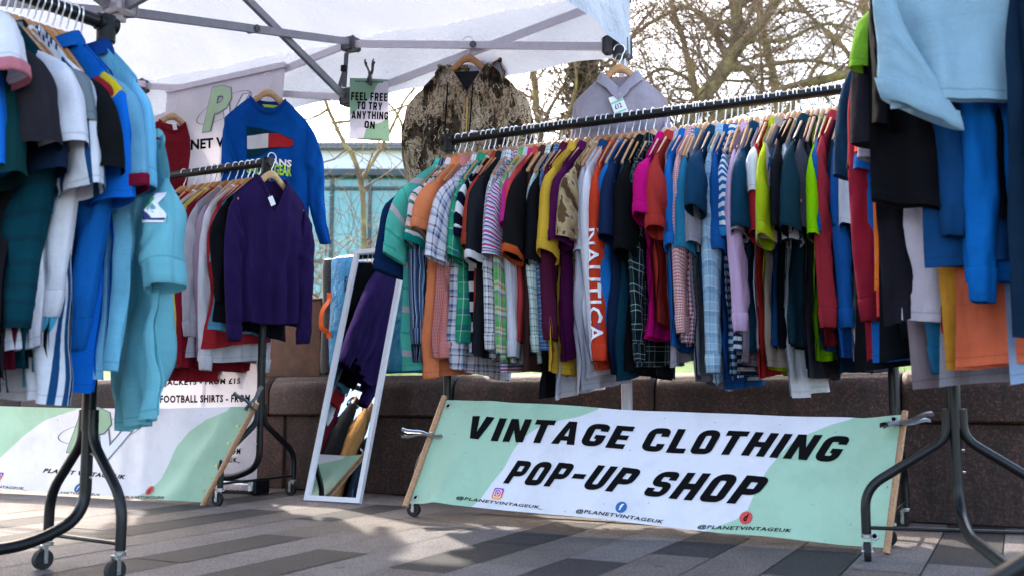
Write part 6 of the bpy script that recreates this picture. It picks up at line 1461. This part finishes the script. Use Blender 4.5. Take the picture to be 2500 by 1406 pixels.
ivt = tree('thick ivy clad tree trunk behind the grey polo', [([(1470, 960, 0), (1455, 500, 0), (1440, 300, 0), (1425, 150, 0), (1420, -100, 0)], 34, 26), ([(1440, 300, 0), (1480, 200, .3), (1530, 110, .5), (1600, 20, .7)], 9, 4)], 15, 12.6, 2, 10)
miv = plain('dry_ivy_leaf', '#5d5030', .7, 0, .35, 4)
V = []; F = []; ri = random.Random(5)
for i in range(5200):
    y = ri.uniform(-60, 420); cx = 1455 - (960 - y) * .04; p = aty(cx + ri.gauss(0, 26), y, 12.4 + ri.gauss(0, .14)); d1 = Vector((ri.gauss(0, 1), ri.gauss(0, 1), ri.gauss(0, 1))).normalized(); d2 = d1.orthogonal().normalized(); s = ri.uniform(.025, .055); k = len(V)
    V += [p - d1 * s, p + d2 * s * .6, p + d1 * s, p - d2 * s * .6]; F.append((k, k + 1, k + 2, k + 3))
mk('ivy_leaves', V, F, miv, ivt, smooth=False)
tree('slender bare tree with yellowish branches behind the hanging card', [
    ([(900, 930, 0), (890, 640, 0), (873, 410, 0), (847, 352, 0), (822, 307, 0), (799, 262, 0), (770, 190, 0), (740, 100, 0)], 8, 4),
    ([(880, 440, 0), (937, 352, .2), (980, 260, .3), (1040, 180, .4)], 5, 3), ([(800, 268, 0), (764, 288, .2), (720, 300, .3)], 4, 2),
    ([(1050, 520, 0), (1020, 420, 0), (988, 320, 0), (953, 262, 0), (900, 220, 0), (840, 160, 0)], 5, 3), ([(818, 300, 0), (900, 290, -.2), (980, 262, -.4), (1060, 225, -.5)], 4, 2)], 23, 9.0, 2, 6, kl=(.3, .75))
tree('far bare tree filling the gap beyond the big forked tree', [([(1950, 960, 0), (1930, 500, 0), (1900, 250, 0), (1860, 60, 0), (1840, -150, 0)], 15, 8), ([(1905, 300, 0), (2000, 150, .4), (2080, 20, .8)], 8, 3), ([(1900, 260, 0), (1780, 130, .4), (1690, 20, .8), (1620, -80, 1)], 8, 3), ([(1920, 400, 0), (1760, 300, .4), (1620, 240, .8), (1560, 120, 1)], 6, 3)], 43, 17.0, 2, 7)
tree('bare tree rising beyond the right rack', [([(2250, 960, 0), (2230, 500, 0), (2180, 250, 0), (2120, 60, 0), (2060, -150, 0)], 18, 9), ([(2200, 300, 0), (2060, 120, .4), (1960, 20, .8), (1880, -80, 1)], 9, 4)], 33, 14.0, 2, 8)
def shrub(label, px, Y, h, wd, seed, n_):
    rg = random.Random(seed); b0_ = aty(px, 700, Y); s_ = thing('shrub', label, 'shrub', (b0_.x, Y, .8), 0, 'leafless shrubs before the building'); m = MB()
    for i in range(n_):
        p = Vector((rg.gauss(0, wd * .3), rg.gauss(0, .25), -.2)); grow(m, p, Vector((rg.gauss(0, .35), rg.gauss(0, .3), 1)).normalized(), h * rg.uniform(.6, 1.1), .014, 1, rg, 3)
    m.done('stems', mtw, s_, smooth=True); return s_
shrub('leafless shrub left of the blue bag in front of the building', 770, 10.0, 1.7, 1.0, 51, 12); shrub('leafless shrub above the blue bag in front of the building', 875, 10.4, 1.8, 1.0, 52, 12); shrub('leafless shrub right of the mirror in front of the building', 985, 9.8, 1.7, 1.0, 53, 12)
